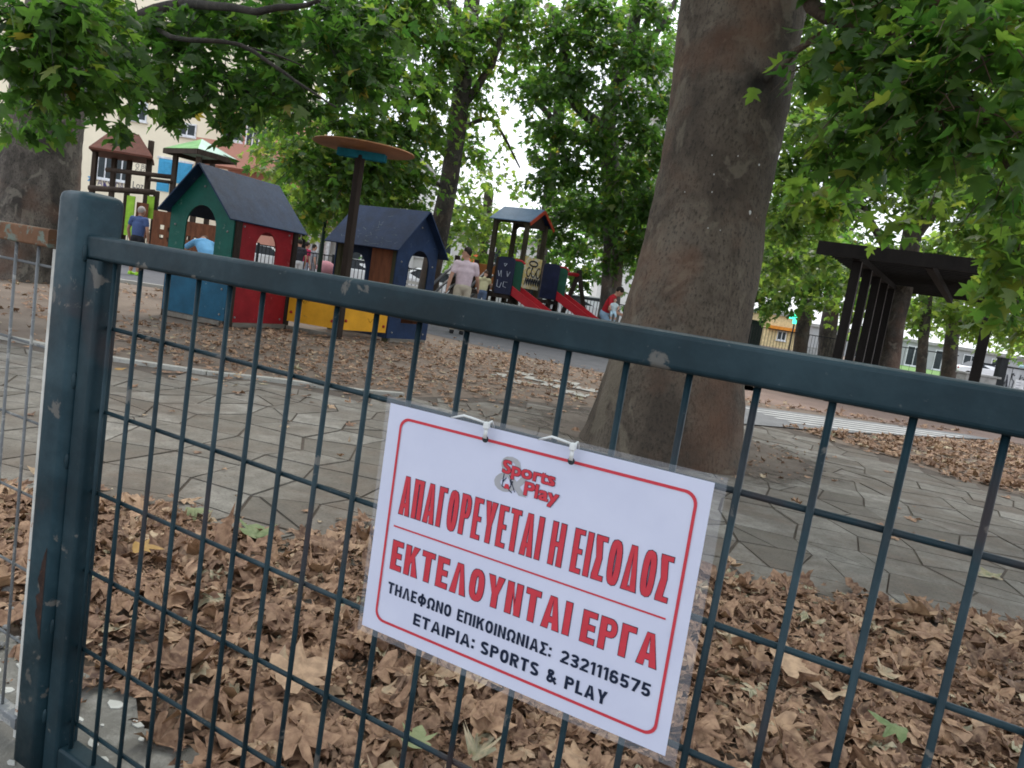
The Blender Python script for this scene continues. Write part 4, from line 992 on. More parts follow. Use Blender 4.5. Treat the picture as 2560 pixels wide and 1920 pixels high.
def slide(r0, b0, zt, run, wd, lab):
    # side panels with rounded tops, red edge, red trough running down to the right
    rpanel(r0 - .26, r0 + .17, zt - .02, zt + .80, b0 - .04, M_DNAVY, 'slide_side_panel')
    rpanel(r0 + .02, r0 + .32, zt + .02, zt + .74, b0 + .03, M_DGREEN, 'slide_hood_panel', (math.cos(.5), math.sin(.5)))
    mb_ = MB(); mb_.tube([TP(r0 + .04, b0 + .04, zt + .76), TP(r0 + .22, b0 + .14, zt + .76), TP(r0 + .30, b0 + .18, zt + .70)], .022, 8); build(mb_, 'hood_edge', M_SLIDE, st_)
    n_ = 14; dirv = (er * .98 + eb * -.1).normalized(); side_ = eb
    L_, R_, I1, I2 = [], [], [], []
    for k in range(n_ + 1):
        s_ = k / n_; x = r0 - .05 + run * s_
        z = zt * (1 - s_) + .18 * s_ * s_ * 0 + .10 * (1 - math.cos(min(1, s_ / .15) * math.pi)) * 0 + .12
        if s_ > .82: z = max(z, .28)
        L_.append((x, z))
    for bb in (b0 - .02, b0 + wd):
        sm = MB()
        for k in range(n_):
            (x0, z0), (x1, z1) = L_[k], L_[k + 1]
            sm.add([TP(x0, bb, z0 - .03), TP(x1, bb, z1 - .03), TP(x1, bb, z1 + .17), TP(x0, bb, z0 + .17), TP(x0, bb + .03, z0 - .03), TP(x1, bb + .03, z1 - .03), TP(x1, bb + .03, z1 + .17), TP(x0, bb + .03, z0 + .17)],
                   [(0, 1, 2, 3), (7, 6, 5, 4), (3, 2, 6, 7), (0, 4, 5, 1)])
        build(sm, 'slide_side', M_SLIDE, st_)
    sm = MB()
    for k in range(n_):
        (x0, z0), (x1, z1) = L_[k], L_[k + 1]
        sm.add([TP(x0, b0 + .012, z0), TP(x1, b0 + .012, z1), TP(x1, b0 + wd, z1), TP(x0, b0 + wd, z0), TP(x0, b0 + .012, z0 - .02), TP(x1, b0 + .012, z1 - .02), TP(x1, b0 + wd, z1 - .02), TP(x0, b0 + wd, z0 - .02)],
               [(0, 1, 2, 3), (7, 6, 5, 4), (0, 4, 5, 1), (2, 6, 7, 3)])
    build(sm, 'slide_chute', M_CHUTE, st_)
slide(1.12, -.95, .97, 2.0, .42, 'a')
slide(1.52, .42, 1.02, 2.1, .42, 'b')
# ramp with pipe rails on the near side
for r in (-.95, .05):
    pr = MB()
    for (dz, rr) in ((.70, .035), (.42, .028), (.16, .028)):
        pr.tube([TP(r, .12, .93 + dz), TP(r, -1.15, .93 + dz - .93)], rr, 8)
    build(pr, 'ramp_rail', M_PIPE, st_, True)
rb = MB(); rb.obox(TP(-.92, 0, .93), er * .94, eb * -1.15 + UP * -.9, UP * .04); build(rb, 'ramp_board', M_DPOST, st_)
link('orange_board', plate([(.04, 1.0), (.86, 1.0), (.86, 1.62), (.04, 1.62)], [], .03, (TP(-.98, .9, 0), er, UP)), paint('orange_wood', (.36, .13, .04), .6, None, .7, 5), st_)
link('lime_board', plate([(.0, 1.4), (.3, 1.4), (.3, 1.95), (.0, 1.9)], [], .03, (TP(-.06, .5, 0), eb, UP)), M_LIME, st_)
link('yellow_board', plate([(.08, 1.55), (S0 - .06, 1.55), (S0 - .06, 1.86), (.08, 1.86)], [], .03, (TP(0, S0 * .98, 0), er, UP)), paint('olive_yellow', (.30, .24, .02), .5), st_)
wt = MB()
for k, ps in enumerate(([(.32, 1.45), (.36, 1.33), (.40, 1.46), (.42, 1.32)], [(.55, 1.46), (.58, 1.34), (.63, 1.45)], [(.34, 1.25), (.34, 1.1), (.42, 1.08), (.45, 1.2)], [(.58, 1.1), (.50, 1.12), (.5, 1.22), (.6, 1.22)], [(.45, 1.62), (.52, 1.62), (.48, 1.56), (.45, 1.62)])):
    for a, b_ in zip(ps[:-1], ps[1:]): wt.beam(TP(a[0] + .58, -1.01, a[1]), TP(b_[0] + .58, -1.01, b_[1]), .006, .022, eb)
build(wt, 'white_graffiti', paint('spray_white', (.45, .48, .55), .7), st_)
# swing frame beside the tower
swf = thing('swing_frame', 'dark wooden swing frame with a red top beam right of the tower', 'swing', tuple(TP(3, .9, 0)))
ra, rb2 = P(1413, 683, 18.6), P(1447, 688, 18.9)
mb = MB(); mb.tube([ra - (rb2 - ra) * .9, rb2], .05, 10); build(mb, 'beam', M_SLIDE, swf, True)
for (x, y) in ((1422, 748), (1458, 775)):
    q = P(x, y, 19.0); dirn = (q - rb2); q2 = rb2 + dirn * ((rb2.z) / (rb2.z - q.z)); mb = MB(); mb.beam(rb2 + UP * .08 - dirn * .05, q2, .11, .11); build(mb, 'leg', M_DPOST, swf)

# ------------------------------------------------------------------ climbing frame behind the left house
D2 = 24.0
cf = thing('climbing_frame', 'tall wooden climbing frame with a brown roof, a green pyramid roof and lime boards', 'climbing frame', tuple(G(340, 652)))
M_CFP = paint('dark_brown_timber', (.045, .032, .024), .8, (.09, .06, .04), .64, 6, .4, .3, (1, 1, .3))
M_BRROOF = paint('brown_roof_board', (.10, .035, .022), .7, (.06, .03, .02), .6, 4, .3)
def vpost(x, y, D, wd=.14, z0=0.0):
    p = P(x, y, D); mb_ = MB(); mb_.obox(Vector((p.x, p.y, z0)) - RH * wd / 2 - FH * wd / 2, RH * wd, FH * wd, UP * (p.z - z0)); return build(mb_, 'post', M_CFP, cf, bevel=.01)
for (x, y, D) in ((240, 368, D2), (288, 384, D2 + 1.3), (326, 390, D2 + 1.3), (379, 352, D2), (441, 378, D2 - .3), (498, 392, D2 - 1.2), (532, 404, D2 + 1.0), (392, 478, D2 - .6)):
    vpost(x, y, D)
for (a, b_, r) in (((266, 424, D2 - .1), (433, 443, D2 - .2), .075), ((374, 449, D2 - .2), (431, 456, D2 - .25), .055), ((223, 470, D2 - .9), (386, 481, D2 - .9), .09)):
    mb = MB(); mb.tube([P(*a), P(*b_)], r, 10); build(mb, 'beam', M_CFP, cf, True)
# brown hipped roof
rt = [P(222, 366, D2 - .6), P(384, 366, D2 - .6), P(392, 352, D2 + 1.6), P(246, 342, D2 + 1.6)]
zb_ = rt[0].z
for k in range(4): rt[k].z = zb_
ap = [Vector((rt[0] + rt[3]) / 2 + RH * .55 + UP * .75), Vector((rt[1] + rt[2]) / 2 - RH * .55 + UP * .75)]
mb = MB(); mb.add(rt + ap + [v - UP * .06 for v in rt], [(0, 1, 5, 4), (1, 2, 5), (2, 3, 4, 5), (3, 0, 4), (6, 7, 1, 0), (7, 8, 2, 1), (8, 9, 3, 2), (9, 6, 0, 3), (9, 8, 7, 6)]); build(mb, 'brown_roof', M_BRROOF, cf)
# green pyramid roof
lc, fc, rc = P(410, 368, D2 - .3), P(495, 373, D2 - 1.5), P(592, 398, D2 - .2)
zz = (lc.z + fc.z + rc.z) / 3
for v in (lc, fc, rc): v.z = zz
bc = lc + rc - fc; apx = (lc + rc) / 2 + UP * .46
for nm, tri in (('roof_face', (lc, fc, apx)), ('roof_face', (fc, rc, apx)), ('roof_face', (rc, bc, apx)), ('roof_face', (bc, lc, apx))):
    n_ = (tri[1] - tri[0]).cross(tri[2] - tri[0]).normalized()
    if n_.z < 0: n_ = -n_
    mb = MB(); mb.add(list(tri) + [v - n_ * .04 for v in tri], [(0, 1, 2), (5, 4, 3), (0, 3, 4, 1), (1, 4, 5, 2), (2, 5, 3, 0)])
    build(mb, nm, paint('green_roof', (.16, .36, .12), .5, (.3, .45, .3), .7, 3) if tri[0] is lc else paint('pale_green_roof', (.36, .50, .42), .45, None, .7, 3, .12), cf)
mb = MB()
for a, b_ in ((lc, fc), (fc, rc), (rc, bc), (bc, lc)): mb.beam(a - UP * .09, b_ - UP * .09, .05, .15)
build(mb, 'roof_skirt', M_CFP, cf)
for (x0, x1, y0, y1, D, mt) in ((318, 338, 488, 588, D2 - 1.2, M_LIME), (369, 386, 489, 545, D2 - .9, M_LIME)):
    a, b_ = P(x0, y0, D), P(x1, y0, D); lo = P(x0 - 3, y1, D).z
    mb = MB(); mb.obox(Vector((a.x, a.y, lo)), Vector((b_.x - a.x, b_.y - a.y, 0)), FH * .04, UP * (a.z - lo)); build(mb, 'lime_board', mt, cf)
def holed(x0, x1, y0, D, zlo, hs):
    a, b_ = P(x0, y0, D), P(x1, y0, D); u = Vector((b_.x - a.x, b_.y - a.y, 0)); L_ = u.length
    link('holed_board', plate([(0, zlo), (L_, zlo), (L_, a.z), (0, a.z)], [[(L_ * q[0], q[1]), (L_ * q[0] + .13, q[1]), (L_ * q[0] + .13, q[1] + .13), (L_ * q[0], q[1] + .13)] for q in hs], .04, (Vector((a.x, a.y, 0)), u, UP)), M_BROWNW, cf)
holed(385, 440, 525, D2 - 1.4, .35, ((.35, 1.25), (.72, 1.2), (.35, .95), (.72, .9)))
holed(460, 545, 552, D2 - 1.4, .7, ((.12, 1.05), (.32, 1.05), (.55, .8)))
holed(343, 372, 505, D2 - 1.0, .4, ((.4, 1.4),))
mb = MB(); a = P(230, 560, D2); mb.obox(Vector((a.x, a.y, .9)), RH * 2.6, FH * 1.6, UP * .1); build(mb, 'deck', M_CFP, cf)

# ------------------------------------------------------------------ pergola
pg = thing('pergola', 'dark brown timber pergola with slatted flat roof beside the big trunk', 'pergola', (-.125, 13.36, 0))
px_ = Vector((2.075, .285, 0)).normalized(); py_ = Vector((.066, 1, 0)).normalized(); PO = Vector((-.125, 13.36, 0)); PW = 2.095
M_PERG = paint('near_black_timber', (.009, .0075, .007), .8, (.014, .012, .011), .66, 5, .4, .3, (1, 1, .2))
M_STRIP = paint('pale_edge_strip', (.20, .18, .17), .6)
for k in range(5):
    b_ = PO + py_ * (1.3 * k)
    mb = MB(); mb.obox(b_ - px_ * .075 - py_ * .075, px_ * .15, py_ * .15, UP * 2.45); build(mb, 'post', M_PERG, pg, bevel=.004)
    mb = MB(); mb.obox(b_ + px_ * .0755 - py_ * .05, px_ * .004, py_ * .02, UP * 2.45); build(mb, 'edge_strip', M_STRIP, pg)
b_ = PO + px_ * PW
mb = MB(); mb.obox(b_ - px_ * .08 - py_ * .08, px_ * .16, py_ * .16, UP * 2.45); build(mb, 'post', M_PERG, pg, bevel=.004)
mb = MB(); mb.obox(PO - px_ * .62 - py_ * .32 + UP * 2.47, px_ * (PW + 1.7), py_ * .06, UP * .225); build(mb, 'fascia', M_PERG, pg)
for r in (-.06, PW / 2, PW - .06):
    mb = MB(); mb.obox(PO + px_ * r - py_ * .25 + UP * 2.452, px_ * .12, py_ * 7.5, UP * .115); build(mb, 'long_beam', M_PERG, pg)
for k in range(27):
    mb = MB(); mb.obox(PO - px_ * .6 + py_ * (-.2 + k * .29) + UP * 2.568, px_ * (PW + 1.65), py_ * .05, UP * .14); build(mb, 'cross_slat', M_PERG, pg)

# ------------------------------------------------------------------ trees
def tree_loft(path, radii, seg=40, sub=8, amp=.05, flare=0.0, seed=0, knots=()):
    """trunk surface along a path, with bulges and a buttressed foot"""
    pts = [Vector(p) for p in path]; V = []; F = []; n = len(pts)
    rings = []
    for i in range(n - 1):
        for k in range(sub):
            t_ = k / sub
            p0, p1, p2, p3 = pts[max(i - 1, 0)], pts[i], pts[i + 1], pts[min(i + 2, n - 1)]
            c = .5 * ((2 * p1) + (p2 - p0) * t_ + (2 * p0 - 5 * p1 + 4 * p2 - p3) * t_ ** 2 + (3 * p1 - p0 - 3 * p2 + p3) * t_ ** 3)
            rings.append((c, radii[i] * (1 - t_) + radii[i + 1] * t_))
    rings.append((pts[-1], radii[-1]))
    ref = Vector((1, 0, 0))
    for i, (c, r) in enumerate(rings):
        d = (rings[min(i + 1, len(rings) - 1)][0] - rings[max(i - 1, 0)][0]).normalized()
        ref = (ref - d * ref.dot(d)).normalized(); b2 = d.cross(ref)
        for j in range(seg):
            a = 2 * math.pi * j / seg
            dr = ref * math.cos(a) + b2 * math.sin(a)
            q = c + dr * r
            nn = mnoise.noise(Vector((q.x * 2.2 + seed, q.y * 2.2, q.z * 1.1))) * amp + mnoise.noise(q * 7 + Vector((seed, 0, 0))) * amp * .4 + mnoise.noise(q * 16 + Vector((0, seed, 0))) * amp * .16
            fl_ = flare * math.exp(-max(c.z, 0) / .22) * (1 + .45 * math.sin(a * 5 + seed) + .25 * math.sin(a * 3 + 1.3))
            kb_ = 0.0
            for (kp_, kr_) in knots:
                kd = (c + dr * r - kp_).length / kr_; kb_ += kr_ * (.42 * math.exp(-kd * kd) - .5 * math.exp(-(kd * 2.6) ** 2))
            V.append(tuple(c + dr * (r * (1 + nn) + fl_ + kb_)))
    for i in range(len(rings) - 1):
        for j in range(seg):
            a, b_ = i * seg + j, i * seg + (j + 1) % seg; F.append((a, b_, b_ + seg, a + seg))
    F.append(tuple(len(V) - seg + j for j in range(seg)))
    return V, F
def spray_leaves(c, r, ntw, per, size, down=.35):
    """twigs leaving a cluster centre, leaves set along each twig"""
    C_, Y_, N_, tw_ = [], [], [], []
    for k in range(ntw):
        d = rng.normal(0, 1, 3); d /= np.linalg.norm(d); d[2] = d[2] * .7
        st0 = c + d * r * rng.uniform(.0, .35); ln_ = r * rng.uniform(.45, 1.05)
        pts = []
        for q in range(4):
            s_ = q / 3; pts.append(st0 + d * ln_ * s_ + np.array([0, 0, -down * ln_ * s_ ** 2]))
        tw_.append(pts)
        side = np.cross(d, [0, 0, 1]); side /= np.linalg.norm(side) + 1e-6
        for q in range(per):
            s_ = (q + rng.uniform(.2, 1)) / per; p = st0 + d * ln_ * s_ + np.array([0, 0, -down * ln_ * s_ ** 2]) + rng.normal(0, size * .35, 3)
            y = side * (1 if q % 2 else -1) * rng.uniform(.3, 1.2) + d * rng.uniform(.2, .9) + np.array([0, 0, -rng.uniform(.1, 1.0)]) + rng.normal(0, .3, 3)
            nr = np.array([0, 0, 1.]) + rng.normal(0, .55, 3)
            C_.append(p); Y_.append(y); N_.append(nr)
    return C_, Y_, N_, tw_
def crown(parent, clusters, size, mat, name='crown', teeth=False, tone=(.45, .22), twigs=None, per=7, dens=1.0, down=.35):
    C_, Y_, N_ = [], [], []
    for cl in clusters:
        c, r = np.array(cl[0][:]), cl[1]; k = cl[2] if len(cl) > 2 else 1.0
        ntw = max(3, int(dens * k * (r / size) ** 2 * 3.2))
        a, b_, n_, tw_ = spray_leaves(c, r, ntw, per, size, down)
        C_ += a; Y_ += b_; N_ += n_
        if twigs is not None: twigs += tw_
    n = len(C_)
    sz = rng.uniform(.65, 1.15, n) * size
    tn = np.clip(rng.normal(tone[0], tone[1], n), 0, .9); tn = np.where(rng.random(n) < .01, 1.0, tn)
    return leaf_mesh(np.array(C_), np.array(Y_), np.array(N_), sz, tn, mat, name, parent, teeth, .22, .01, .12)
M_BARK_BIG = None
def limb(mb, pts, r0, r1, n=10):
    pts = [Vector(p) for p in pts]; q = []
    for i in range(len(pts) - 1):
        for k in range(4):
            t_ = k / 4; p0, p1, p2, p3 = pts[max(i - 1, 0)], pts[i], pts[i + 1], pts[min(i + 2, len(pts) - 1)]
            q.append(.5 * ((2 * p1) + (p2 - p0) * t_ + (2 * p0 - 5 * p1 + 4 * p2 - p3) * t_ ** 2 + (3 * p1 - p0 - 3 * p2 + p3) * t_ ** 3))
    q.append(pts[-1])
    for k in range(1, len(q) - 1): q[k] = q[k] + Vector(rng.normal(0, r0 * .12, 3))
    mb.tube(q, [r0 + (r1 - r0) * k / (len(q) - 1) for k in range(len(q))], n)
def add_twigs(mb, tws, r, n=4, keep=1.0):
    for tw_ in tws:
        if rng.random() < keep: mb.tube([Vector(p) for p in tw_], [r, r * .8, r * .6, r * .3], n, cap=False)
def grow_trunk(t_, trunk_path, radii, limbs, bark, seg=24, sub=6, amp=.05, flare=.06, seed=0, twig=None, twr=.008, twkeep=1.0):
    V, F = tree_loft(trunk_path, radii, seg, sub, amp, flare, seed)
    mb = MB(); mb.v = V; mb.f = F
    for (pts, r0, r1) in limbs: limb(mb, pts, r0, r1)
    if twig: add_twigs(mb, twig, twr, 4, twkeep)
    return build(mb, 'trunk', bark, t_, True, recalc=True)

# --- big trunk on the right
Dq = 5.55
def edge(y, xl, xr): a, b_ = P(xl, y, Dq), P(xr, y, Dq); return (a + b_) / 2, (a - b_).length / 2
prof = [(1110, 1490, 1850), (1000, 1500, 1853), (880, 1535, 1855), (700, 1590, 1888), (520, 1632, 1912), (330, 1665, 1953), (150, 1690, 1985), (0, 1708, 2014), (-200, 1720, 2035)]
pth, rds = [], []
for (y, xl, xr) in prof:
    c, r = edge(y, xl, xr); pth.append(c); rds.append(r)
b0 = Vector((pth[0].x, pth[0].y, -.05))
pth[0] = Vector((pth[1].x, pth[1].y, -.05)); rds[0] = rds[1] * 1.02
pth += [pth[-1] + Vector((.05, .1, 1.6)), pth[-1] + Vector((.2, .3, 3.4))]; rds += [rds[-1] * .92, rds[-1] * .7]
knot1, knot2 = P(1895, 215, 5.12), P(1800, 90, 5.12)
M_BARK1 = bark_mat('big_bark', (.075, .052, .040), (.135, .098, .076), (.185, .145, .118), 2.4, ())
twg = []
tw1 = []
t1_limbs = []
A0 = P(1925, 190, 5.2)
t1_limbs.append(([P(1915, 200, 5.1), P(1990, 130, 4.95), P(2060, 80, 4.8)], .028, .018))
t1_limbs.append(([pth[-1] - UP * 1.6, P(2000, -120, 5.0), P(2100, 55, 4.9), P(2240, 40, 4.7), P(2400, -20, 4.5), P(2600, -120, 4.3)], .06, .028))
t1_limbs.append(([P(2100, 55, 4.9), P(2330, 110, 4.5), P(2400, 200, 4.3), P(2450, 265, 4.2), P(2520, 420, 4.1)], .026, .012))
t1_limbs.append(([pth[-1], P(2300, -500, 5.0), P(2700, -300, 4.6), P(2650, 300, 4.6), P(2560, 600, 4.9)], .08, .02))
near = [((2090, 130, 4.6), .34), ((2230, 110, 4.4), .40), ((2370, 90, 4.2), .43), ((2510, 130, 4.0), .43), ((2150, 250, 4.6), .36), ((2300, 240, 4.3), .42), ((2450, 270, 4.1), .42), ((2560, 340, 4.0), .38),
        ((2060, 350, 4.9), .28), ((2200, 370, 4.6), .32), ((2370, 350, 4.4), .30), ((2510, 450, 4.4), .32), ((2100, 0, 4.8), .4), ((2300, -30, 4.6), .45), ((2500, 0, 4.3), .45)]
T1 = thing('plane_tree', 'massive plane tree with a thick brown leaning trunk right of centre', 'tree', tuple(b0), 0, 'plane trees in the playground')
crown(T1, [(P(*c), r) for c, r in near], .155, M_LEAF, 'crown', True, (.46, .24), twg, 6, .72, .6)
low = [((2030, 490, 5.6), .2, .8), ((2330, 500, 5.2), .12, .8), ((2505, 555, 5.0), .2), ((2535, 660, 4.9), .24), ((2560, 770, 5.2), .16), ((2500, 700, 5.4), .16), ((2440, 480, 5.0), .16), ((2140, 500, 5.6), .18, .7), ((2560, 560, 4.8), .28), ((2515, 690, 5.0), .18), ((2545, 770, 5.0), .2), ((2540, 640, 4.8), .26), ((2500, 620, 5.2), .14), ((2255, 560, 5.4), .12, .8), ((2080, 530, 5.7), .12, .8), ((1990, 480, 5.8), .16, .8), ((2560, 850, 5.2), .15)]
crown(T1, [(P(*c[0]), *c[1:]) for c in low], .15, M_LEAF, 'low_sprays', True, (.66, .16), twg, 6, .7, .7)
V, F = tree_loft(pth, rds, 120, 16, .05, .075, 3.1, ((knot1, .15), (knot2, .10)))
mb = MB(); mb.v = V; mb.f = F
for (pts, r0, r1) in t1_limbs: limb(mb, pts, r0, r1)
add_twigs(mb, twg, .006)
# raised collars of healed limb scars
tr1 = build(mb, 'trunk', bark_mat('big_trunk_bark', (.074, .056, .042), (.132, .103, .077), (.185, .152, .118), 2.0, [(tuple(knot1), .17), (tuple(knot2), .13), (tuple(P(1775, 190, 5.05)), .12), (tuple(P(1700, 60, 5.2)), .07), (tuple(P(1800, 20, 5.05)), .10)]), T1, True)
wc = MB(); rw = random.Random(4)
for (x, y, r) in ((1873, 532, .022), (1780, 388, .006), (1845, 390, .006), (1898, 412, .006), (1770, 570, .006), (1800, 576, .007), (1844, 585, .006), (1866, 586, .01), (1780, 480, .005), (1712, 480, .005), (1890, 545, .006), (1785, 436, .005)):
    c_, rr_2 = P(x, y, 5.0), r; d_c = (c_ - Vector(CAM)).normalized()
    ax_ = None; best = None
    for k in range(120):      # walk along the sight line to the bark
        p_ = c_ + d_c * (k * .008)
        f_ = min(range(len(pth) - 1), key=lambda q: abs((pth[q].z + pth[q + 1].z) / 2 - p_.z)); t_z = (p_.z - pth[f_].z) / (pth[f_ + 1].z - pth[f_].z)
        cc = pth[f_].lerp(pth[f_ + 1], t_z); r_z = rds[f_] * (1 - t_z) + rds[f_ + 1] * t_z
        if Vector((p_.x - cc.x, p_.y - cc.y)).length < r_z * 1.012: best = p_; break
    if best: wc.ball(best, r, 7, 5, (rw.uniform(.6, 1), .5, rw.uniform(.8, 1.4)))
dress(build(wc, 'bark_flakes', paint('white_flake', (.5, .5, .48), .8), T1), 'small white specks on the bark')
# unseen overhead crown: shades the ground; part behind camera added to darken near leaves
over = [(Vector((-3.6, 8.6, 8.6)), 1.8), (Vector((-.6, 9.6, 8.8)), 1.8), (Vector((3.0, 9.2, 8.4)), 1.8), (Vector((5.6, 4.0, 6.8)), 1.6), (Vector((-3.4, .8, 6.6)), 1.6), (Vector((.6, 4.8, 7.2)), 1.6), (Vector((2.6, 3.6, 6.6)), 1.5), (Vector((-1.6, 3.4, 6.9)), 1.6), (Vector((.8, 1.8, 6.6)), 1.5), (Vector((3.6, 6.2, 6.8)), 1.6), (Vector((-1.2, 6.6, 7.4)), 1.5), (Vector((3.9, 1.2, 6.0)), 1.4), (Vector((.6, -1.2, 6.3)), 1.4), (Vector((3.2, -1.6, 6.2)), 1.5), (Vector((-2.0, -2.0, 6.4)), 1.5), (Vector((1.2, -4.0, 6.6)), 1.5), (Vector((4.2, -3.8, 6.6)), 1.5), (Vector((5.6, .8, 6.4)), 1.5), (Vector((6.4, 6.6, 7.0)), 1.6)]
crown(T1, over, .26, M_LEAF, 'top_crown', False, (.45, .2), None, 7, .8)

# --- tree at the left edge
Dl = 11.9
pth, rds = [], []
for (y, xl, xr) in ((733, -60, 118), (640, -25, 140), (530, 0, 182), (430, 14, 190), (330, 26, 198), (200, 45, 212), (80, 70, 240), (-80, 90, 270)):
    a, b_ = P(xl, y, Dl), P(xr, y, Dl); pth.append((a + b_) / 2); rds.append((a - b_).length / 2)
pth[0].z = -.05
twg = []
bark2 = bark_mat('grey_bark', (.045, .038, .032), (.11, .095, .08), (.19, .165, .14), 2.6)
top = pth[-1]
T2l = [([pth[-2] + UP * .1, P(300, 60, 10.5), P(420, 12, 8.4), P(640, 24, 7.0), P(800, 0, 6.6)], .09, .016),
       ([P(330, 30, 10.2), P(430, 92, 7.5), P(600, 113, 7.0), P(735, 200, 6.9), P(840, 268, 6.8)], .032, .008),
       ([P(600, 113, 7.0), P(680, 135, 7.0), P(760, 165, 7.1)], .014, .006),
       ([top, P(200, -150, 9.5), P(150, -60, 7.4), P(90, 90, 6.4)], .1, .02),
       ([P(420, 10, 9.2), P(520, 150, 8.3), P(660, 260, 7.9)], .03, .012),
       ([top, P(260, -200, 12), P(420, -400, 13)], .3, .12)]
c2 = [((60, 40, 6.2), .45), ((170, 90, 6.3), .45), ((60, 160, 6.3), .40), ((150, 190, 6.6), .36), ((280, 50, 7), .5), ((270, 170, 6.9), .45), ((20, 240, 7.0), .28), ((10, 320, 8), .2), ((100, 250, 6.6), .26), ((190, 240, 6.8), .24), ((110, 30, 6), .5), ((60, 330, 7.2), .12), ((150, 300, 7), .14)]
c2b = [((350, 60, 8), .55), ((470, 110, 8), .55), ((560, 190, 7.9), .5), ((640, 90, 8), .5), ((720, 190, 7.9), .5), ((820, 110, 8), .55), ((430, 200, 7.7), .36), ((340, 230, 7.4), .28), ((520, 235, 7.6), .3), ((640, 255, 7.8), .32), ((760, 245, 7.9), .28),
       ((870, 190, 8.2), .42), ((940, 60, 8.4), .6), ((240, 260, 7.2), .2), ((315, 320, 7.4), .14, .8), ((580, 325, 7.9), .16), ((820, 265, 8), .16), ((540, 20, 8.2), .5), ((700, 10, 8.2), .5), ((420, 300, 7.8), .12), ((840, 20, 8.4), .5), ((960, 180, 8.8), .5), ((300, 150, 8.5), .5), ((420, 260, 9), .3), ((520, 60, 9), .55), ((640, 190, 9), .5), ((230, 120, 8), .45), ((570, 290, 9), .26), ((690, 220, 9), .4)]
T2 = thing('plane_tree', 'stout plane tree with grey mottled trunk at the left edge', 'tree', tuple(pth[0]), 0, 'plane trees in the playground')
crown(T2, [(P(*c[0]), *c[1:]) for c in c2], .18, M_LEAF, 'crown', True, (.40, .22), twg, 6, .85, .5)
crown(T2, [(P(*c[0]), *c[1:]) for c in c2b], .17, M_LEAF, 'side_branches', True, (.32, .22), twg, 6, .8, .45)
grow_trunk(T2, pth, rds, [], bark2, 48, 8, .05, .10, 9)
mb = MB()
for (pts, r0, r1) in T2l: limb(mb, pts, r0, r1)
add_twigs(mb, twg, .006); build(mb, 'limbs', bark_mat('limb_bark', (.028, .024, .020), (.045, .038, .032), (.07, .06, .05), 4), T2, True)
over2 = [(Vector((-9.5, 3.0, 7.5)), 1.8), (Vector((-6.5, 4.5, 7.6)), 1.8), (Vector((-7.5, 8.0, 8.6)), 1.9), (Vector((-5.0, 1.5, 7.0)), 1.6), (Vector((-10.5, 7.0, 8.6)), 1.9), (Vector((-6.0, 11.5, 9.6)), 2.0), (Vector((-2.5, 13.0, 10.5)), 2.0)]
crown(T2, over2, .26, M_LEAF, 'top_crown', False, (.45, .2), None, 7, .8)


# --- trees behind the play houses
bark3 = bark_mat('dark_bark', (.035, .030, .026), (.06, .052, .044), (.10, .085, .07), 4)
bark4 = bark_mat('mottled_bark', (.06, .053, .046), (.11, .10, .088), (.17, .155, .135), 3.5)
def far_tree(label, D, cols, limbs, clusters, size, bark, mat, tone, seed, dens=.8, flare=.06, base_y=None, down=.35):
    pts, rs = [], []
    for (y, xl, xr) in cols:
        a, b_ = P(xl, y, D), P(xr, y, D); pts.append((a + b_) / 2); rs.append((a - b_).length / 2)
    if pts[0].z > .1:
        pts.insert(0, Vector((pts[0].x, pts[0].y, -.05))); rs.insert(0, rs[0] * 1.15)
    else: pts[0].z = -.05
    twg = []
    t_ = thing('plane_tree', label, 'tree', tuple(pts[0]), 0, 'plane trees in the playground')
    crown(t_, [(P(*c[0]), *c[1:]) for c in clusters], size, mat, 'crown', False, tone, twg, 7, dens, down)
    grow_trunk(t_, pts, rs, limbs, bark, 20, 5, .05, flare, seed, twg, .01, .35)
    return t_
far_tree('dark slim plane tree rising behind the right play house', 18.5, [(690, 1050, 1100), (560, 1078, 1126), (450, 1100, 1146), (330, 1118, 1164), (200, 1135, 1180), (50, 1155, 1196), (-120, 1175, 1210)],
         [([P(1125, 400, 18.5), P(1060, 330, 18), P(980, 260, 17.5)], .10, .03), ([P(1150, 270, 18.5), P(1230, 160, 18.3), P(1260, 40, 18)], .12, .04), ([P(1110, 470, 18.5), P(1020, 420, 18), P(930, 430, 17)], .07, .02), ([P(1140, 330, 18.5), P(1230, 300, 19), P(1300, 420, 19.5)], .07, .02), ([P(1170, 60, 18.5), P(1050, -60, 18), P(900, -100, 17)], .14, .05)],
         [((770, 400, 15.5), 1.0), ((860, 470, 15.5), 1.0), ((930, 390, 16), 1.1), ((880, 300, 15.5), 1.1), ((1000, 330, 16.5), 1.0), ((1030, 440, 17), .9), ((960, 200, 16), 1.2), ((1060, 220, 17), 1.0), ((1000, 60, 17), 1.2), ((1110, 120, 17.5), 1.0), ((1190, 60, 18), 1.0, .7), ((1190, 250, 18.5), .8, .6), ((1180, 380, 19), .8, .7), ((790, 520, 16), .7), ((900, 540, 17), .7),
          ((1210, 160, 18.5), .9, .6), ((740, 260, 16), 1.0), ((870, 130, 16.5), 1.1), ((1280, 60, 18.5), .9, .6), ((700, 480, 17), .6), ((1060, 0, 17), 1.2), ((880, 0, 17), 1.2), ((1010, 520, 17.5), .7), ((940, 470, 16.5), .9), ((850, 400, 16), 1.0), ((1080, 330, 17.5), .8)], .19, bark3, M_LEAF, (.58, .2), 2, .78)
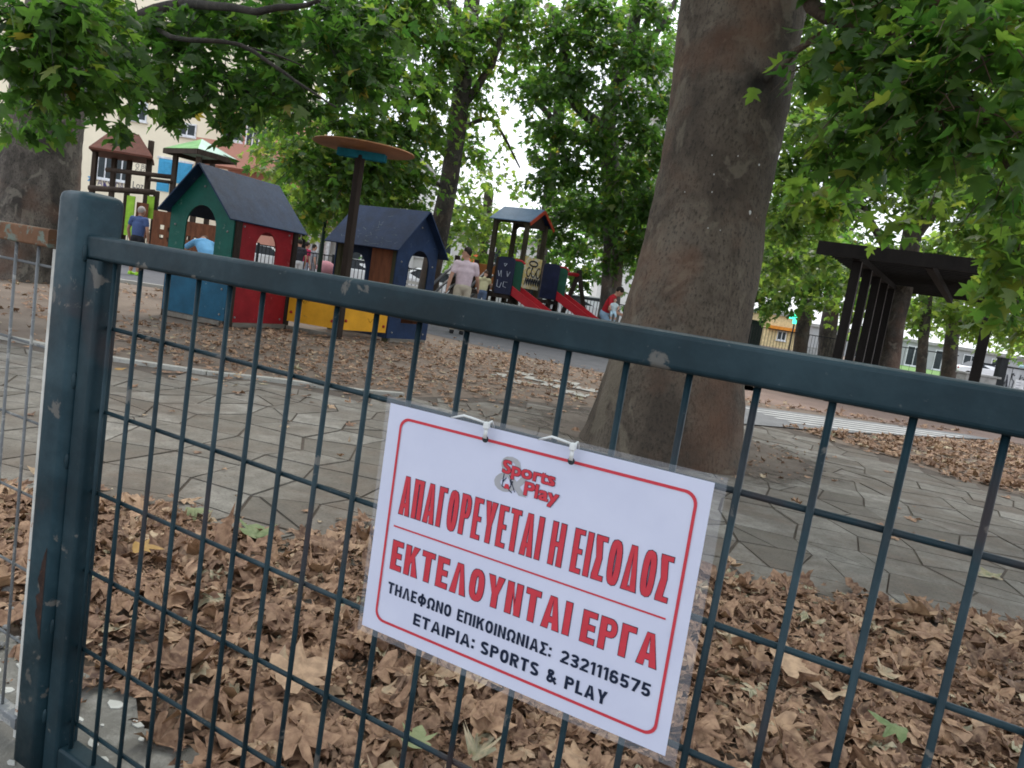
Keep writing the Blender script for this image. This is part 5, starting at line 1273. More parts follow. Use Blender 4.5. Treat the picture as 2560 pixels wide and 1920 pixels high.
far_tree('mottled plane tree with forked trunk behind the slide tower', 19.5, [(760, 1498, 1550), (640, 1508, 1558), (520, 1508, 1556), (420, 1502, 1550), (350, 1496, 1548), (300, 1500, 1540), (200, 1530, 1565), (60, 1570, 1600), (-80, 1600, 1625)],
         [([P(1518, 330, 19.5), P(1470, 290, 19.2), P(1430, 240, 19), P(1415, 140, 19), P(1380, 20, 19)], .17, .08), ([P(1505, 385, 19.5), P(1450, 340, 19), P(1410, 330, 18.6)], .09, .03), ([P(1545, 590, 19.5), P(1590, 575, 19), P(1660, 570, 18.6)], .06, .02), ([P(1550, 180, 19.5), P(1630, 100, 19), P(1700, -20, 19)], .12, .05)],
         [((1390, 330, 18.5), .9), ((1350, 230, 18.5), .9, .7), ((1440, 200, 18.5), 1.0), ((1500, 120, 18.5), 1.1), ((1390, 90, 18.5), 1.0, .7), ((1560, 250, 18), 1.0), ((1620, 150, 18.5), 1.1), ((1600, 340, 18), 1.0), ((1430, 420, 18.5), .9), ((1370, 440, 18.5), .7), ((1560, 440, 18.3), .9), ((1620, 520, 18.5), .9), ((1480, 520, 19), .9), ((1410, 530, 19), .8),
          ((1580, 610, 19), .8), ((1450, 620, 20), .7), ((1640, 620, 19), .8), ((1480, 20, 18.5), 1.1), ((1620, 20, 19), 1.1), ((1330, 120, 19), .8, .5), ((1660, 400, 18.5), .8), ((1660, 260, 18.5), .9), ((1330, 390, 19), .5, .6), ((1530, 660, 19.5), .6), ((1480, 350, 18.5), .8), ((1300, 20, 18.5), 1.0, .7), ((1560, 520, 18.5), .8), ((1380, 590, 19), .7), ((1650, 520, 18.5), .8)], .19, bark4, M_LEAF, (.45, .2), 5, .78)
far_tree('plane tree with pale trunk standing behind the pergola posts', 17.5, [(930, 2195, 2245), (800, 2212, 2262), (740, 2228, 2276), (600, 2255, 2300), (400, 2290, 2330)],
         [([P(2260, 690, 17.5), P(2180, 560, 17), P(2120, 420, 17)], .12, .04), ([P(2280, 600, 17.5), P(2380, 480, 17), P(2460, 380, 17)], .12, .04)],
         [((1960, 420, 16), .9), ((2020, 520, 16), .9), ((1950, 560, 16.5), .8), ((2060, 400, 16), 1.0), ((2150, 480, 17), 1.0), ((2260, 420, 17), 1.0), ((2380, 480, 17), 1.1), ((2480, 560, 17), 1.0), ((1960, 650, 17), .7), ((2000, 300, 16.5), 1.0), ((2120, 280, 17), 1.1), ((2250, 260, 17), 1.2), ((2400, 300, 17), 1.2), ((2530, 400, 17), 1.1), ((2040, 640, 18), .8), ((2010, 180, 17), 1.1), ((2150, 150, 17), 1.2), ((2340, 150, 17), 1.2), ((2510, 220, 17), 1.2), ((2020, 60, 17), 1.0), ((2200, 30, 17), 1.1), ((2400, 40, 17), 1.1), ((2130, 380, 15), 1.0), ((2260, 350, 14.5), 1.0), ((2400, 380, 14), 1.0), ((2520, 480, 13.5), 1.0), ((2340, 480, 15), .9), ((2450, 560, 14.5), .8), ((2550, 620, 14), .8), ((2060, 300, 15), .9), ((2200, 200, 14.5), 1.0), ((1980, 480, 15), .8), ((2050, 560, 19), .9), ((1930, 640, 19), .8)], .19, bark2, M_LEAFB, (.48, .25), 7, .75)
far_tree('dark plane tree far off behind the pergola on its left', 34, [(905, 1980, 2014), (820, 1990, 2024), (700, 2008, 2044), (500, 2040, 2072)], [([P(2030, 640, 34), P(2080, 520, 33)], .2, .06)],
         [((1930, 690, 30), 1.5), ((2020, 720, 31), 1.2), ((2080, 700, 31), 1.3), ((1900, 600, 30), 1.8), ((2000, 580, 31), 2.0), ((1950, 740, 32), 1.0, .8), ((2110, 610, 32), 1.8), ((1900, 740, 30), .9), ((1960, 640, 30), 1.6), ((2060, 640, 30), 1.6), ((1910, 520, 30), 1.8), ((1980, 770, 30), .7, .8)], .32, bark3, M_LEAF, (.4, .2), 11, .6)
far_tree('dark plane tree trunk far off close behind the pergola posts', 36, [(905, 2044, 2084), (820, 2050, 2092), (700, 2070, 2105), (500, 2090, 2120)], [([P(2080, 650, 36), P(2150, 540, 35)], .2, .06)],
         [((2130, 730, 33), 1.3, .8), ((2170, 650, 34), 1.8), ((2110, 780, 34), .9, .7), ((2260, 690, 35), 1.6), ((2340, 740, 35), 1.5, .9), ((2250, 790, 36), 1.2, .8), ((2330, 820, 37), 1.0, .6), ((2200, 740, 36), 1.6), ((2300, 780, 38), 1.5), ((2400, 800, 38), 1.4), ((2160, 840, 38), .9), ((2480, 820, 38), 1.5), ((2560, 860, 38), 1.4)], .32, bark3, M_LEAFB, (.55, .25), 13, .6)
far_tree('dark trunked plane tree beyond the right pergola post', 30, [(950, 2352, 2388), (860, 2362, 2394), (700, 2385, 2415), (550, 2410, 2435)], [([P(2390, 690, 30), P(2460, 600, 29)], .18, .06)],
         [((2430, 720, 27), 1.2), ((2500, 690, 26), 1.3), ((2380, 760, 29), 1.1, .8), ((2540, 800, 26), .8), ((2440, 820, 28), .7, .7), ((2330, 660, 29), 1.3), ((2500, 600, 27), 1.5), ((2420, 600, 28), 1.5)], .30, bark3, M_LEAFB, (.7, .2), 17, .6)
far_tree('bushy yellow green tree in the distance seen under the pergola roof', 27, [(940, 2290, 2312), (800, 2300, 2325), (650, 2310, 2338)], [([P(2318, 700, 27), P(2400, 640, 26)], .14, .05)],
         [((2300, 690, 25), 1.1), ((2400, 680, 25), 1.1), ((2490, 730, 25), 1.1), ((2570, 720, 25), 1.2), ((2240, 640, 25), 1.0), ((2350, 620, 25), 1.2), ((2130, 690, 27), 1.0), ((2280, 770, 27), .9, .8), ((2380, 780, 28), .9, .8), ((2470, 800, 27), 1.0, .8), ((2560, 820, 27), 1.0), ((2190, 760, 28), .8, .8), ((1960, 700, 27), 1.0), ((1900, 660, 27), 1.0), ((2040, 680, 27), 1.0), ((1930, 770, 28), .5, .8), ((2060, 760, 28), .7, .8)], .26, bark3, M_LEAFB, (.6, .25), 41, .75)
# trees beyond the street, seen as loose light foliage between the nearer ones
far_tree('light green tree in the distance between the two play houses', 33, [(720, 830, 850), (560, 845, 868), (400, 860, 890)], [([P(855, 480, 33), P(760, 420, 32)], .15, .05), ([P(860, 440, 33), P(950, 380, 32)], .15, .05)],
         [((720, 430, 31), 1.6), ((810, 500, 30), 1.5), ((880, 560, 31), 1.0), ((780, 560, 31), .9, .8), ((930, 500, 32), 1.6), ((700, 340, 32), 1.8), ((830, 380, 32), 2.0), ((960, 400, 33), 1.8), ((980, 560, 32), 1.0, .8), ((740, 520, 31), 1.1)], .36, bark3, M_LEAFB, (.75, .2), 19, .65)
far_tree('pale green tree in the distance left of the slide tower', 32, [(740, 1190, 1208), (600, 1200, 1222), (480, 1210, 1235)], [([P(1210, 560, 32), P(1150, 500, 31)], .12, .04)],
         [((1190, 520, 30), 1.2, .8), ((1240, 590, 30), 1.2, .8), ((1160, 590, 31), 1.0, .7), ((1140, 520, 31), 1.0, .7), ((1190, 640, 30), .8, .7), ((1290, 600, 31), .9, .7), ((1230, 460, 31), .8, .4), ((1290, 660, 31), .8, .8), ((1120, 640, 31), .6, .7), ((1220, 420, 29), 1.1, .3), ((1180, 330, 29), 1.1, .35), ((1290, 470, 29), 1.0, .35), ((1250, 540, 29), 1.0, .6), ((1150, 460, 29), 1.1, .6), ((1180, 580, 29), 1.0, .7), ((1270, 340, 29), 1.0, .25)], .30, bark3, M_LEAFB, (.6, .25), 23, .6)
far_tree('bushy dark green tree in the distance between slide tower and big trunk', 33, [(820, 1590, 1615), (650, 1600, 1628)], [],
         [((1400, 640, 31), 1.2), ((1470, 690, 31), 1.1), ((1560, 560, 31), 1.8), ((1630, 640, 31), 1.7), ((1650, 730, 32), 1.1), ((1600, 740, 32), 1.0), ((1500, 560, 31), 1.6), ((1420, 700, 32), .7, .7), ((1620, 480, 32), 1.9), ((1440, 480, 32), 1.7, .7), ((1880, 700, 33), 1.3), ((1900, 620, 33), 1.4), ((1570, 420, 33), 2.0), ((1480, 300, 33), 2.0, .5)], .36, bark3, M_LEAF, (.5, .25), 29, .7)
far_tree('tall background plane tree rising in the middle of the view', 30, [(790, 1330, 1352), (600, 1345, 1372), (300, 1380, 1410), (100, 1400, 1425)], [([P(1380, 300, 30), P(1300, 200, 29)], .15, .05)],
         [((1290, 240, 28), 1.3, .5), ((1320, 120, 28), 1.6, .5), ((1230, 60, 28), 1.5, .6), ((1380, 200, 29), 1.7, .6), ((1150, 160, 28), 1.4, .6), ((1130, 300, 29), 1.2, .6), ((1420, 60, 29), 1.8, .6), ((1080, 60, 29), 1.6, .7), ((1290, 0, 29), 1.7, .6), ((1540, 60, 30), 1.8, .7), ((1340, 330, 29), 1.0, .45), ((1650, 120, 30), 1.8, .7), ((620, 60, 27), 1.8, .6), ((760, 100, 27), 1.8, .7), ((900, 120, 28), 1.8, .8), ((500, 0, 27), 1.7, .5), ((700, 250, 28), 1.6, .8)], .34, bark3, M_LEAF, (.5, .22), 31, .55)

# ------------------------------------------------------------------ people
M_SKIN = paint('skin', (.42, .24, .17), .6, None, .7, 20, .08, .05)
M_SKIN2 = paint('tanned_skin', (.33, .18, .12), .6, None, .7, 20, .08, .05)
M_HAIRD = paint('dark_hair', (.02, .015, .012), .7)
M_HAIRB = paint('brown_hair', (.07, .04, .025), .7)
M_HAIRG = paint('grey_hair', (.30, .27, .25), .7)
def cloth(n, c): return paint('cloth_' + n, c, .85, None, .7, 9, .15, .2)
def blend(o, vox, it=6):
    """fuse the overlapping pieces into one continuous skin"""
    rm = o.modifiers.new('fuse', 'REMESH'); rm.mode = 'VOXEL'; rm.voxel_size = vox; rm.use_smooth_shade = True
    sm = o.modifiers.new('soften', 'SMOOTH'); sm.factor = .5; sm.iterations = it
    return o
def taper(mb, a, b_, r0, r1, n=12, bulge=0.0):
    a, b_ = Vector(a), Vector(b_); pts, rs = [], []
    for k in range(7):
        s_ = k / 6; pts.append(a.lerp(b_, s_)); rs.append(r0 + (r1 - r0) * s_ + bulge * math.sin(math.pi * s_))
    mb.tube(pts, rs, n); mb.ball(a, r0, 10, 6); mb.ball(b_, r1, 10, 6)
def person(label, cat, loc, yaw, H, pose, colours, group=None, hair=None, name='person', sleeves=.5, shorts=False):
    """pose: joint positions for a 1.75 m body, x to its right, y forward, z up"""
    J = dict(pelvis=(0, 0, .95), waist=(0, 0, 1.10), chest=(0, .0, 1.32), neck=(0, 0, 1.48), head=(0, .02, 1.635), sl=(-.19, 0, 1.41), sr=(.19, 0, 1.41), el=(-.25, -.03, 1.13), er=(.25, -.03, 1.13), hl=(-.26, .06, .88), hr=(.26, .06, .88),
             pl=(-.09, 0, .92), pr=(.09, 0, .92), kl=(-.10, .03, .50), kr=(.10, .03, .50), al=(-.10, -.02, .08), ar=(.10, -.02, .08))
    J.update(pose)
    k_ = H / 1.75
    T_ = thing(name, label, cat, loc, yaw, group)
    J = {a: Vector(v) * k_ for a, v in J.items()}
    def mk(mb, nm, mat, vox, it=4):
        me = bpy.data.meshes.new(nm); me.from_pydata(mb.v, [], mb.f); o = link(nm, me, mat); o.parent = T_; me.polygons.foreach_set('use_smooth', [True] * len(me.polygons))
        return blend(o, vox, it) if vox else o
    s = k_
    body = MB()
    hd = J['head']; nk = J['neck']; hdir = (hd - nk).normalized()
    face = Vector(pose.get('face', (0, 1, 0))).normalized()
    face = (face - hdir * face.dot(hdir)).normalized(); hs = face.cross(hdir)
    # head: cranium, jaw, nose, ears
    body.ball(hd, .098 * s, 16, 12, (.84, 1.0, 1.12)); body.ball(hd + face * .035 * s - hdir * .06 * s, .062 * s, 12, 8, (.9, 1, 1))
    body.ball(hd + face * .098 * s - hdir * .012 * s, .016 * s, 8, 6, (1, 1, 1.4)); body.ball(hd + hs * .082 * s, .024 * s, 8, 6, (.5, .8, 1.3)); body.ball(hd - hs * .082 * s, .024 * s, 8, 6, (.5, .8, 1.3))
    taper(body, nk - hdir * .04 * s, hd - hdir * .05 * s, .058 * s, .052 * s)
    taper(body, J['pelvis'], J['chest'], .09 * s, .09 * s)
    for a in 'lr':
        taper(body, J['s' + a], J['e' + a], .048 * s, .038 * s, bulge=.004 * s); taper(body, J['e' + a], J['h' + a], .039 * s, .026 * s, bulge=.006 * s)
        taper(body, J['p' + a], J['k' + a], .080 * s, .052 * s, bulge=.005 * s); taper(body, J['k' + a], J['a' + a], .053 * s, .036 * s, bulge=.012 * s)
        taper(body, J['chest'] + UP * .05 * s, J['s' + a], .06 * s, .046 * s)
        # hand: palm, four unequal fingers, thumb
        d = (J['h' + a] - J['e' + a]).normalized(); sd_ = d.cross(Vector((0, 1, 0)) if abs(d.y) < .9 else Vector((1, 0, 0))).normalized(); fw = sd_.cross(d)
        pc_ = J['h' + a] + d * .045 * s; body.ball(pc_, .038 * s, 10, 8, (.75, .75, 1.0))
        for q, (o_, l_) in enumerate(((-.026, .065), (-.009, .075), (.009, .07), (.025, .055))):
            st_ = pc_ + fw * o_ * s + d * .025 * s; kn_ = st_ + d * l_ * .55 * s; tip = kn_ + d * l_ * .4 * s + sd_ * (.015 if a == 'l' else -.015) * s
            body.tube([st_, kn_, tip], [.0095 * s, .0085 * s, .006 * s], 6)
        th0 = pc_ - fw * .028 * s - d * .01 * s; body.tube([th0, th0 - fw * .02 * s + d * .03 * s, th0 - fw * .022 * s + d * .055 * s], [.011 * s, .010 * s, .007 * s], 6)
    mk(body, 'body', colours.get('skin', M_SKIN), .0125 * max(s, .6), 3)
    ey = MB()
    for q in (-1, 1): ey.ball(hd + face * .088 * s + hs * q * .032 * s + hdir * .012 * s, .011 * s, 8, 6)
    mk(ey, 'eyes', M_HAIRD, 0)
    hm = MB(); hm.ball(hd + hdir * .022 * s - face * .016 * s, .103 * s, 16, 10, (.88, 1.0, 1.02))
    if colours.get('long'): hm.ball(hd - face * .05 * s - hdir * .07 * s, .085 * s, 12, 8, (.95, .7, 1.4))
    mk(hm, 'hair', hair or M_HAIRD, .014, 2)
    # shirt
    sh = MB()
    ch_, pe, wa = J['chest'], J['pelvis'], J['waist']
    for q in range(9):
        t_ = q / 8; c = pe.lerp(wa, t_ / .4) if t_ < .4 else wa.lerp(ch_ + (ch_ - wa) * .28, (t_ - .4) / .6)
        wv = (.155 + .045 * t_) if t_ < .85 else .165
        sh.ball(c, wv * s, 16, 8, (1.0, .66, .62))
    for a in 'lr':
        taper(sh, ch_ + UP * .06 * s, J['s' + a], .085 * s, .068 * s)
        taper(sh, J['s' + a], J['s' + a].lerp(J['e' + a], sleeves), .068 * s, .062 * s)
    taper(sh, nk - hdir * .05 * s, nk - hdir * .015 * s, .075 * s, .066 * s)
    mk(sh, 'shirt', colours['shirt'], .016, 5)
    tr = MB(); tr.ball(pe, .168 * s, 16, 8, (1.0, .72, .7))
    for a in 'lr':
        if shorts: taper(tr, J['p' + a], J['p' + a].lerp(J['k' + a], .85), .098 * s, .085 * s)
        else: taper(tr, J['p' + a], J['k' + a], .095 * s, .070 * s); taper(tr, J['k' + a], J['a' + a].lerp(J['k' + a], .06), .068 * s, .055 * s)
    mk(tr, 'shorts' if shorts else 'trousers', colours['legs'], .016, 4)
    for a in 'lr':
        so = MB(); an = J['a' + a]; so.ball(an - UP * .02 * s, .052 * s, 10, 6); so.tube([an - UP * .045 * s - Vector((0, .05, 0)) * s, an - UP * .045 * s + Vector((0, .05, 0)) * s, an - UP * .052 * s + Vector((0, .155, 0)) * s], [.042 * s, .046 * s, .03 * s], 10)
        for q, v in enumerate(so.v): so.v[q] = (v[0], v[1], max(v[2], an.z - .078 * s))
        mk(so, 'shoe', colours.get('shoe', M_HAIRD), .012, 2)
    return T_
def facing(v): return math.atan2(v.y, v.x) - math.pi / 2
away = facing(FH)
# man in pale pink shirt
person('man in pale pink T-shirt and beige trousers seen from behind', 'person', (-7.2, 12.12, 0), away + rad(12), 1.77,
       dict(face=(-.95, .3, 0), el=(-.27, -.05, 1.15), hl=(-.31, -.06, .90), er=(.27, .02, 1.15), hr=(.33, .18, .97), head=(-.015, .015, 1.64)),
       dict(shirt=cloth('pink', (.56, .45, .49)), legs=cloth('beige', (.42, .37, .29)), shoe=cloth('dark_shoe', (.02, .02, .022)), skin=M_SKIN), 'people in the playground', M_HAIRD, sleeves=.62)
person('grey haired man in navy blue T-shirt with lime shoes by the climbing frame', 'person', (-15.75, 10.75, 0), away - rad(10), 1.68,
       dict(face=(.2, 1, -.4), head=(0, .07, 1.61), el=(-.27, -.02, 1.13), er=(.28, -.02, 1.13), chest=(0, .03, 1.31), neck=(0, .04, 1.47)),
       dict(shirt=cloth('navy', (.055, .085, .19)), legs=cloth('black', (.02, .02, .024)), shoe=cloth('lime', (.30, .55, .05)), skin=M_SKIN2), 'people in the playground', M_HAIRG, shorts=True)
q = P(517, 655, 12.6)
person('child in light blue shirt bending over, framed by the green arch', 'person', (q.x, q.y, 0), away + rad(40), 1.42,
       dict(waist=(0, .10, 1.08), chest=(0, .30, 1.22), neck=(0, .42, 1.28), head=(.06, .55, 1.30), face=(0, .6, -.8), sl=(-.18, .33, 1.25), sr=(.18, .33, 1.25), el=(-.28, .55, 1.12), er=(.24, .5, 1.02), hl=(-.22, .75, 1.08), hr=(.2, .68, .9)),
       dict(shirt=cloth('sky_blue', (.13, .33, .55)), legs=cloth('jeans_dark', (.05, .06, .10)), skin=M_SKIN), 'people in the playground', M_HAIRB, sleeves=.9)
q = P(1208, 720, 16.6)
person('small brown haired child in pale yellow shirt climbing the ramp', 'person', (q.x, q.y, .38), away, 1.03,
       dict(chest=(0, .06, 1.3), head=(.02, .14, 1.62), el=(-.25, .12, 1.2), hl=(-.24, .32, 1.22), er=(.26, .12, 1.2), hr=(.28, .34, 1.25), kl=(-.1, .18, .55), al=(-.1, .05, .2)),
       dict(shirt=cloth('pale_yellow', (.50, .46, .28)), legs=cloth('denim', (.10, .14, .22)), skin=M_SKIN), 'people in the playground', M_HAIRB)
q = P(1392, 770, 18.3)
person('child in dark clothes crouching under the slide with one bare arm out', 'person', (q.x, q.y, 0), facing(-RH), 1.15,
       dict(pelvis=(0, 0, .55), waist=(0, .10, .72), chest=(0, .24, .90), neck=(0, .34, 1.02), head=(0, .44, 1.12), face=(0, 1, -.3), sl=(-.17, .28, .98), sr=(.17, .28, .98), el=(-.24, .55, 1.0), hl=(-.22, .85, 1.05), er=(.24, .45, .8), hr=(.2, .62, .6), pl=(-.09, 0, .52), pr=(.09, 0, .52), kl=(-.16, .34, .62), kr=(.16, .34, .62), al=(-.12, .08, .08), ar=(.12, .08, .08)),
       dict(shirt=cloth('charcoal', (.025, .025, .028)), legs=cloth('black', (.02, .02, .024)), skin=M_SKIN), 'people in the playground', M_HAIRD)
q = P(1515, 770, 18.0)
pm = person('adult in red shirt and light jeans bending over a baby beside the big trunk', 'person', (q.x, q.y, 0), facing(RH + FH * -.25), 1.70,
       dict(pelvis=(0, -.02, .90), waist=(0, .03, 1.03), chest=(0, .10, 1.22), neck=(0, .17, 1.36), head=(0, .27, 1.48), face=(0, .7, -.6), sl=(-.18, .12, 1.28), sr=(.18, .12, 1.28), el=(-.24, .14, 1.0), er=(.24, .12, 1.0), hl=(-.12, .38, .94), hr=(.10, .40, .92), pl=(-.10, -.03, .86), pr=(.10, -.03, .86), kl=(-.12, .18, .50), kr=(.12, .18, .50), al=(-.11, .0, .08), ar=(.11, .0, .08)),
       dict(shirt=cloth('red', (.40, .02, .03)), legs=cloth('light_jeans', (.26, .38, .52)), skin=M_SKIN), 'people in the playground', M_HAIRD, sleeves=.55)
q = P(1534, 775, 17.72)
person('baby in pale clothes held in the arms of the red shirted adult', 'person', (q.x, q.y, .55), facing(-FH), .72,
       dict(head=(0, .02, 1.62), el=(-.26, .1, 1.2), er=(.26, .1, 1.2), hl=(-.2, .3, 1.1), hr=(.2, .3, 1.1), kl=(-.14, .34, .75), kr=(.14, .34, .75), al=(-.1, .3, .4), ar=(.1, .3, .4), sl=(-.16, 0, 1.38), sr=(.16, 0, 1.38)),
       dict(shirt=cloth('baby_pale', (.55, .66, .70)), legs=cloth('baby_blue', (.40, .55, .66)), skin=paint('fair_skin', (.58, .36, .28), .6)), 'people in the playground', M_HAIRB)
q = G(2030, 874)
person('person in dark top and jeans carrying a white bag far behind the trunk', 'person', (q.x, q.y, 0), facing(RH), 1.7, dict(er=(.25, .15, 1.2), hr=(.2, .4, 1.15), el=(-.25, .15, 1.2), hl=(-.2, .4, 1.15)),
       dict(shirt=cloth('charcoal', (.025, .025, .028)), legs=cloth('jeans', (.06, .13, .28)), skin=M_SKIN), 'people beyond the playground', M_HAIRD)
q = P(2552, 960, 30)
person('fair haired person in pale blue top beside the graffiti wall at far right', 'person', (q.x, q.y, 0), facing(-RH - FH * .3), 1.62, dict(el=(-.24, .12, 1.16), hl=(-.16, .32, 1.2), er=(.24, .12, 1.16), hr=(.16, .32, 1.2), face=(0, 1, -.4)),
       dict(shirt=cloth('pale_blue', (.40, .55, .66)), legs=cloth('grey_print', (.22, .22, .25)), skin=M_SKIN, long=True), 'people beyond the playground', M_HAIRB)
for (x, D, lab, col, leg) in ((760, 27, 'person in crimson top standing beyond the yellow panel', (.33, .015, .06), (.25, .28, .35)), (742, 25, 'person in black top and pale trousers right of the red board', (.03, .03, .035), (.5, .5, .5)), (778, 29, 'person in grey top standing before the white columns', (.22, .22, .24), (.2, .2, .22))):
    q = P(x, 680, D)
    person(lab, 'person', (q.x, q.y, 0), away + random.uniform(-1, 1), 1.66, {}, dict(shirt=cloth('bg%d' % x, col), legs=cloth('bgl%d' % x, leg), skin=M_SKIN), 'people beyond the playground', M_HAIRD)

# ------------------------------------------------------------------ pushchair, fence, benches, cars
M_FENCE = paint('black_railing', (.015, .018, .02), .5)
q = P(815, 668, 22)
pcv = thing('pushchair', 'pink and black pushchair standing beyond the yellow panel', 'pushchair', (q.x, q.y, 0))
cq = Vector((q.x, q.y, 0))
mb = MB(); mb.ball(cq + UP * .85, .30, 14, 8, (1, .9, .8)); build(mb, 'hood', cloth('dusty_pink', (.35, .16, .18)), pcv, True)
mb = MB(); mb.obox(cq - RH * .2 - FH * .25 + UP * .45, RH * .4, FH * .5, UP * .25); build(mb, 'seat', cloth('black', (.02, .02, .024)), pcv, bevel=.05)
mb = MB()
for s_ in (-1, 1):
    mb.tube([cq + RH * .22 * s_ - FH * .4 + UP * .12, cq + RH * .22 * s_ + FH * .15 + UP * .6, cq + RH * .22 * s_ + FH * .45 + UP * 1.05], .015, 6); mb.tube([cq + RH * .22 * s_ + FH * .35 + UP * .12, cq + RH * .22 * s_ + UP * .6], .015, 6)
build(mb, 'frame', M_PIPE, pcv)
for s_ in (-1, 1):
    for f_ in (-.4, .35):
        mb = MB(); c = cq + RH * .22 * s_ + FH * f_ + UP * .11; mb.tube([c - RH * .02, c + RH * .02], .11, 14); build(mb, 'wheel', M_HAIRD, pcv)
def railing(label, a, b_, h, gap, name='iron_fence', pr=.012, group='dark railings round the playground', bars=True):
    a, b_ = Vector(a), Vector(b_); T_ = thing(name, label, 'fence', tuple(a), 0, group); d = b_ - a; L_ = d.length; dn_ = d.normalized()
    mb_ = MB(); mb_.beam(a + UP * h, b_ + UP * h, .04, .04); mb_.beam(a + UP * .15, b_ + UP * .15, .03, .03); build(mb_, 'rails', M_FENCE, T_)
    mb_ = MB(); n_ = int(L_ / gap)
    for k in range(n_ + 1):
        p = a + dn_ * (k * gap); mb_.tube([p + UP * .15, p + UP * h], pr, 4)
    build(mb_, 'bars', M_FENCE, T_)
    k = 0
    while k * 2.5 <= L_:
        p = a + dn_ * (k * 2.5); mb_ = MB(); mb_.obox(p - Vector((.03, .03, 0)), (.06, 0, 0), (0, .06, 0), UP * (h + .06)); build(mb_, 'post', M_FENCE, T_); k += 1
    return T_
def gxy(x, D): q = P(x, 529.7 + .1588 * x + 35, D); return (q.x, q.y, 0)
railing('long dark railing behind the play houses and the slide tower', gxy(640, 25), gxy(1320, 25.5), 1.28, .13)
railing('dark railing behind the swing frame and the forked plane tree', gxy(1340, 25.5), gxy(1640, 27), 1.2, .13)
railing('dark railing behind the climbing frame at the far left', gxy(-150, 30), gxy(620, 27), 1.2, .14)
railing('dark railing in front of the lawn under the pergola', gxy(2215, 33), gxy(2385, 32), 1.35, .30, pr=.01)
railing('dark railing left of the pergola behind the grey boxes', gxy(1870, 34), gxy(2190, 34), 1.25, .14)
railing('dark railing before the graffiti wall at the far right', gxy(2440, 24), gxy(2640, 23), 1.15, .9)
M_SLAT = paint('pale_slat', (.52, .50, .47), .6)
def bench(label, x, D):
    q = Vector(gxy(x, D)); T_ = thing('park_bench', label, 'bench', tuple(q), 0, 'slatted park benches')
    mb_ = MB()
    for k in range(3): mb_.obox(q - RH * .8 + FH * (-.25 + k * .16) + UP * .43, RH * 1.6, FH * .12, UP * .035)
    build(mb_, 'seat', M_SLAT, T_)
    mb_ = MB()
    for k in range(3): mb_.obox(q - RH * .8 + FH * .22 + UP * (.55 + k * .13), RH * 1.6, FH * .03, UP * .09)
    build(mb_, 'backrest', M_SLAT, T_)
    for s_ in (-.65, .65):
        mb_ = MB(); mb_.obox(q + RH * s_ - FH * .22, RH * .06, FH * .06, UP * .43); mb_.obox(q + RH * s_ + FH * .2, RH * .06, FH * .05, UP * .9); build(mb_, 'leg', M_FENCE, T_)
bench('white slatted bench seen through the arch of the right house', 1028, 21)
def car_mesh():
    T_ = thing('parked_car', 'white parked car seen through the window of the right play house', 'car', (0, 0, 0), 0, 'cars parked along the street')
    prof_ = [(-2.05, .35), (-2.1, .62), (-2.0, .86), (-1.15, .95), (-.55, 1.36), (.75, 1.42), (1.45, 1.0), (2.0, .88), (2.1, .6), (2.05, .35)]
    mb_ = MB(); n_ = len(prof_)
    def wd_(z): return .84 if z < 1.0 else .84 - (z - 1.0) * .5
    mb_.add([(x, -wd_(z), z) for x, z in prof_] + [(x, wd_(z), z) for x, z in prof_], [tuple(range(n_)), tuple(reversed(range(n_, 2 * n_)))] + [(i_, n_ + i_, n_ + (i_ + 1) % n_, (i_ + 1) % n_) for i_ in range(n_)])
    o_ = build(mb_, 'body', paint('white_car_paint', (.72, .73, .75), .25, None, .7, 2, .03, .02), None, bevel=.05); o_.parent = T_
    gl = paint('car_glass', (.02, .025, .03), .08)
    for s_ in (-1, 1):
        mb_ = MB(); mb_.add([(x, s_ * (wd_(z) + .006), z) for x, z in ((-1.0, .97), (-.52, 1.31), (.68, 1.36), (1.3, 1.0))], [(0, 1, 2, 3)]); o_ = build(mb_, 'side_window', gl, None); o_.parent = T_
        for x in (-1.3, 1.3):
            mb_ = MB(); mb_.tube([(x, s_ * .66, .31), (x, s_ * .86, .31)], .31, 18); o_ = build(mb_, 'wheel', M_HAIRD, None); o_.parent = T_
            mb2 = MB(); mb2.tube([(x, s_ * .86, .31), (x, s_ * .87, .31)], .19, 12); r_ = build(mb2, 'rim', M_PIPE, None); r_.parent = o_
        mb_ = MB(); mb_.ball((2.05, s_ * .6, .68), .12, 8, 6, (.4, 1.2, .7)); o_ = build(mb_, 'headlight', paint('lamp_glass', (.7, .7, .7), .1), None); o_.parent = T_
        mb_ = MB(); mb_.ball((-2.05, s_ * .66, .74), .11, 8, 6, (.4, 1, 1)); o_ = build(mb_, 'tail_light', paint('tail_red', (.3, .01, .01), .2), None); o_.parent = T_
    for ps in ([(-1.13, .965), (-.57, 1.35)], [(1.43, 1.02), (.79, 1.41)]):
        (x0, z0), (x1, z1) = ps; mb_ = MB(); e_ = .012
        mb_.add([(x0 * 1.01, -.72, z0 + e_), (x0 * 1.01, .72, z0 + e_), (x1 * 1.02, .6, z1 + e_), (x1 * 1.02, -.6, z1 + e_)], [(0, 1, 2, 3)]); o_ = build(mb_, 'windscreen', gl, None); o_.parent = T_
    return T_
car0 = car_mesh()
lane = facing(RH) + math.pi / 2
for k, (x, D, lab) in enumerate(((905, 31, None), (1085, 31, 'white parked car behind the railing right of the navy play house'), (1450, 32, 'white parked car between the swing frame and the forked tree'), (1340, 32.5, 'white parked car hidden partly behind the slide tower'), (2440, 60, 'white parked car right of the dark trunk under the pergola'), (655, 33, 'white parked car framed by the red arched window'))):
    c = car0 if k == 0 else copy_tree(car0)
    c.location = gxy(x, D); c.rotation_euler.z = lane + (math.pi if k % 2 else 0)
    if lab: c['label'] = lab
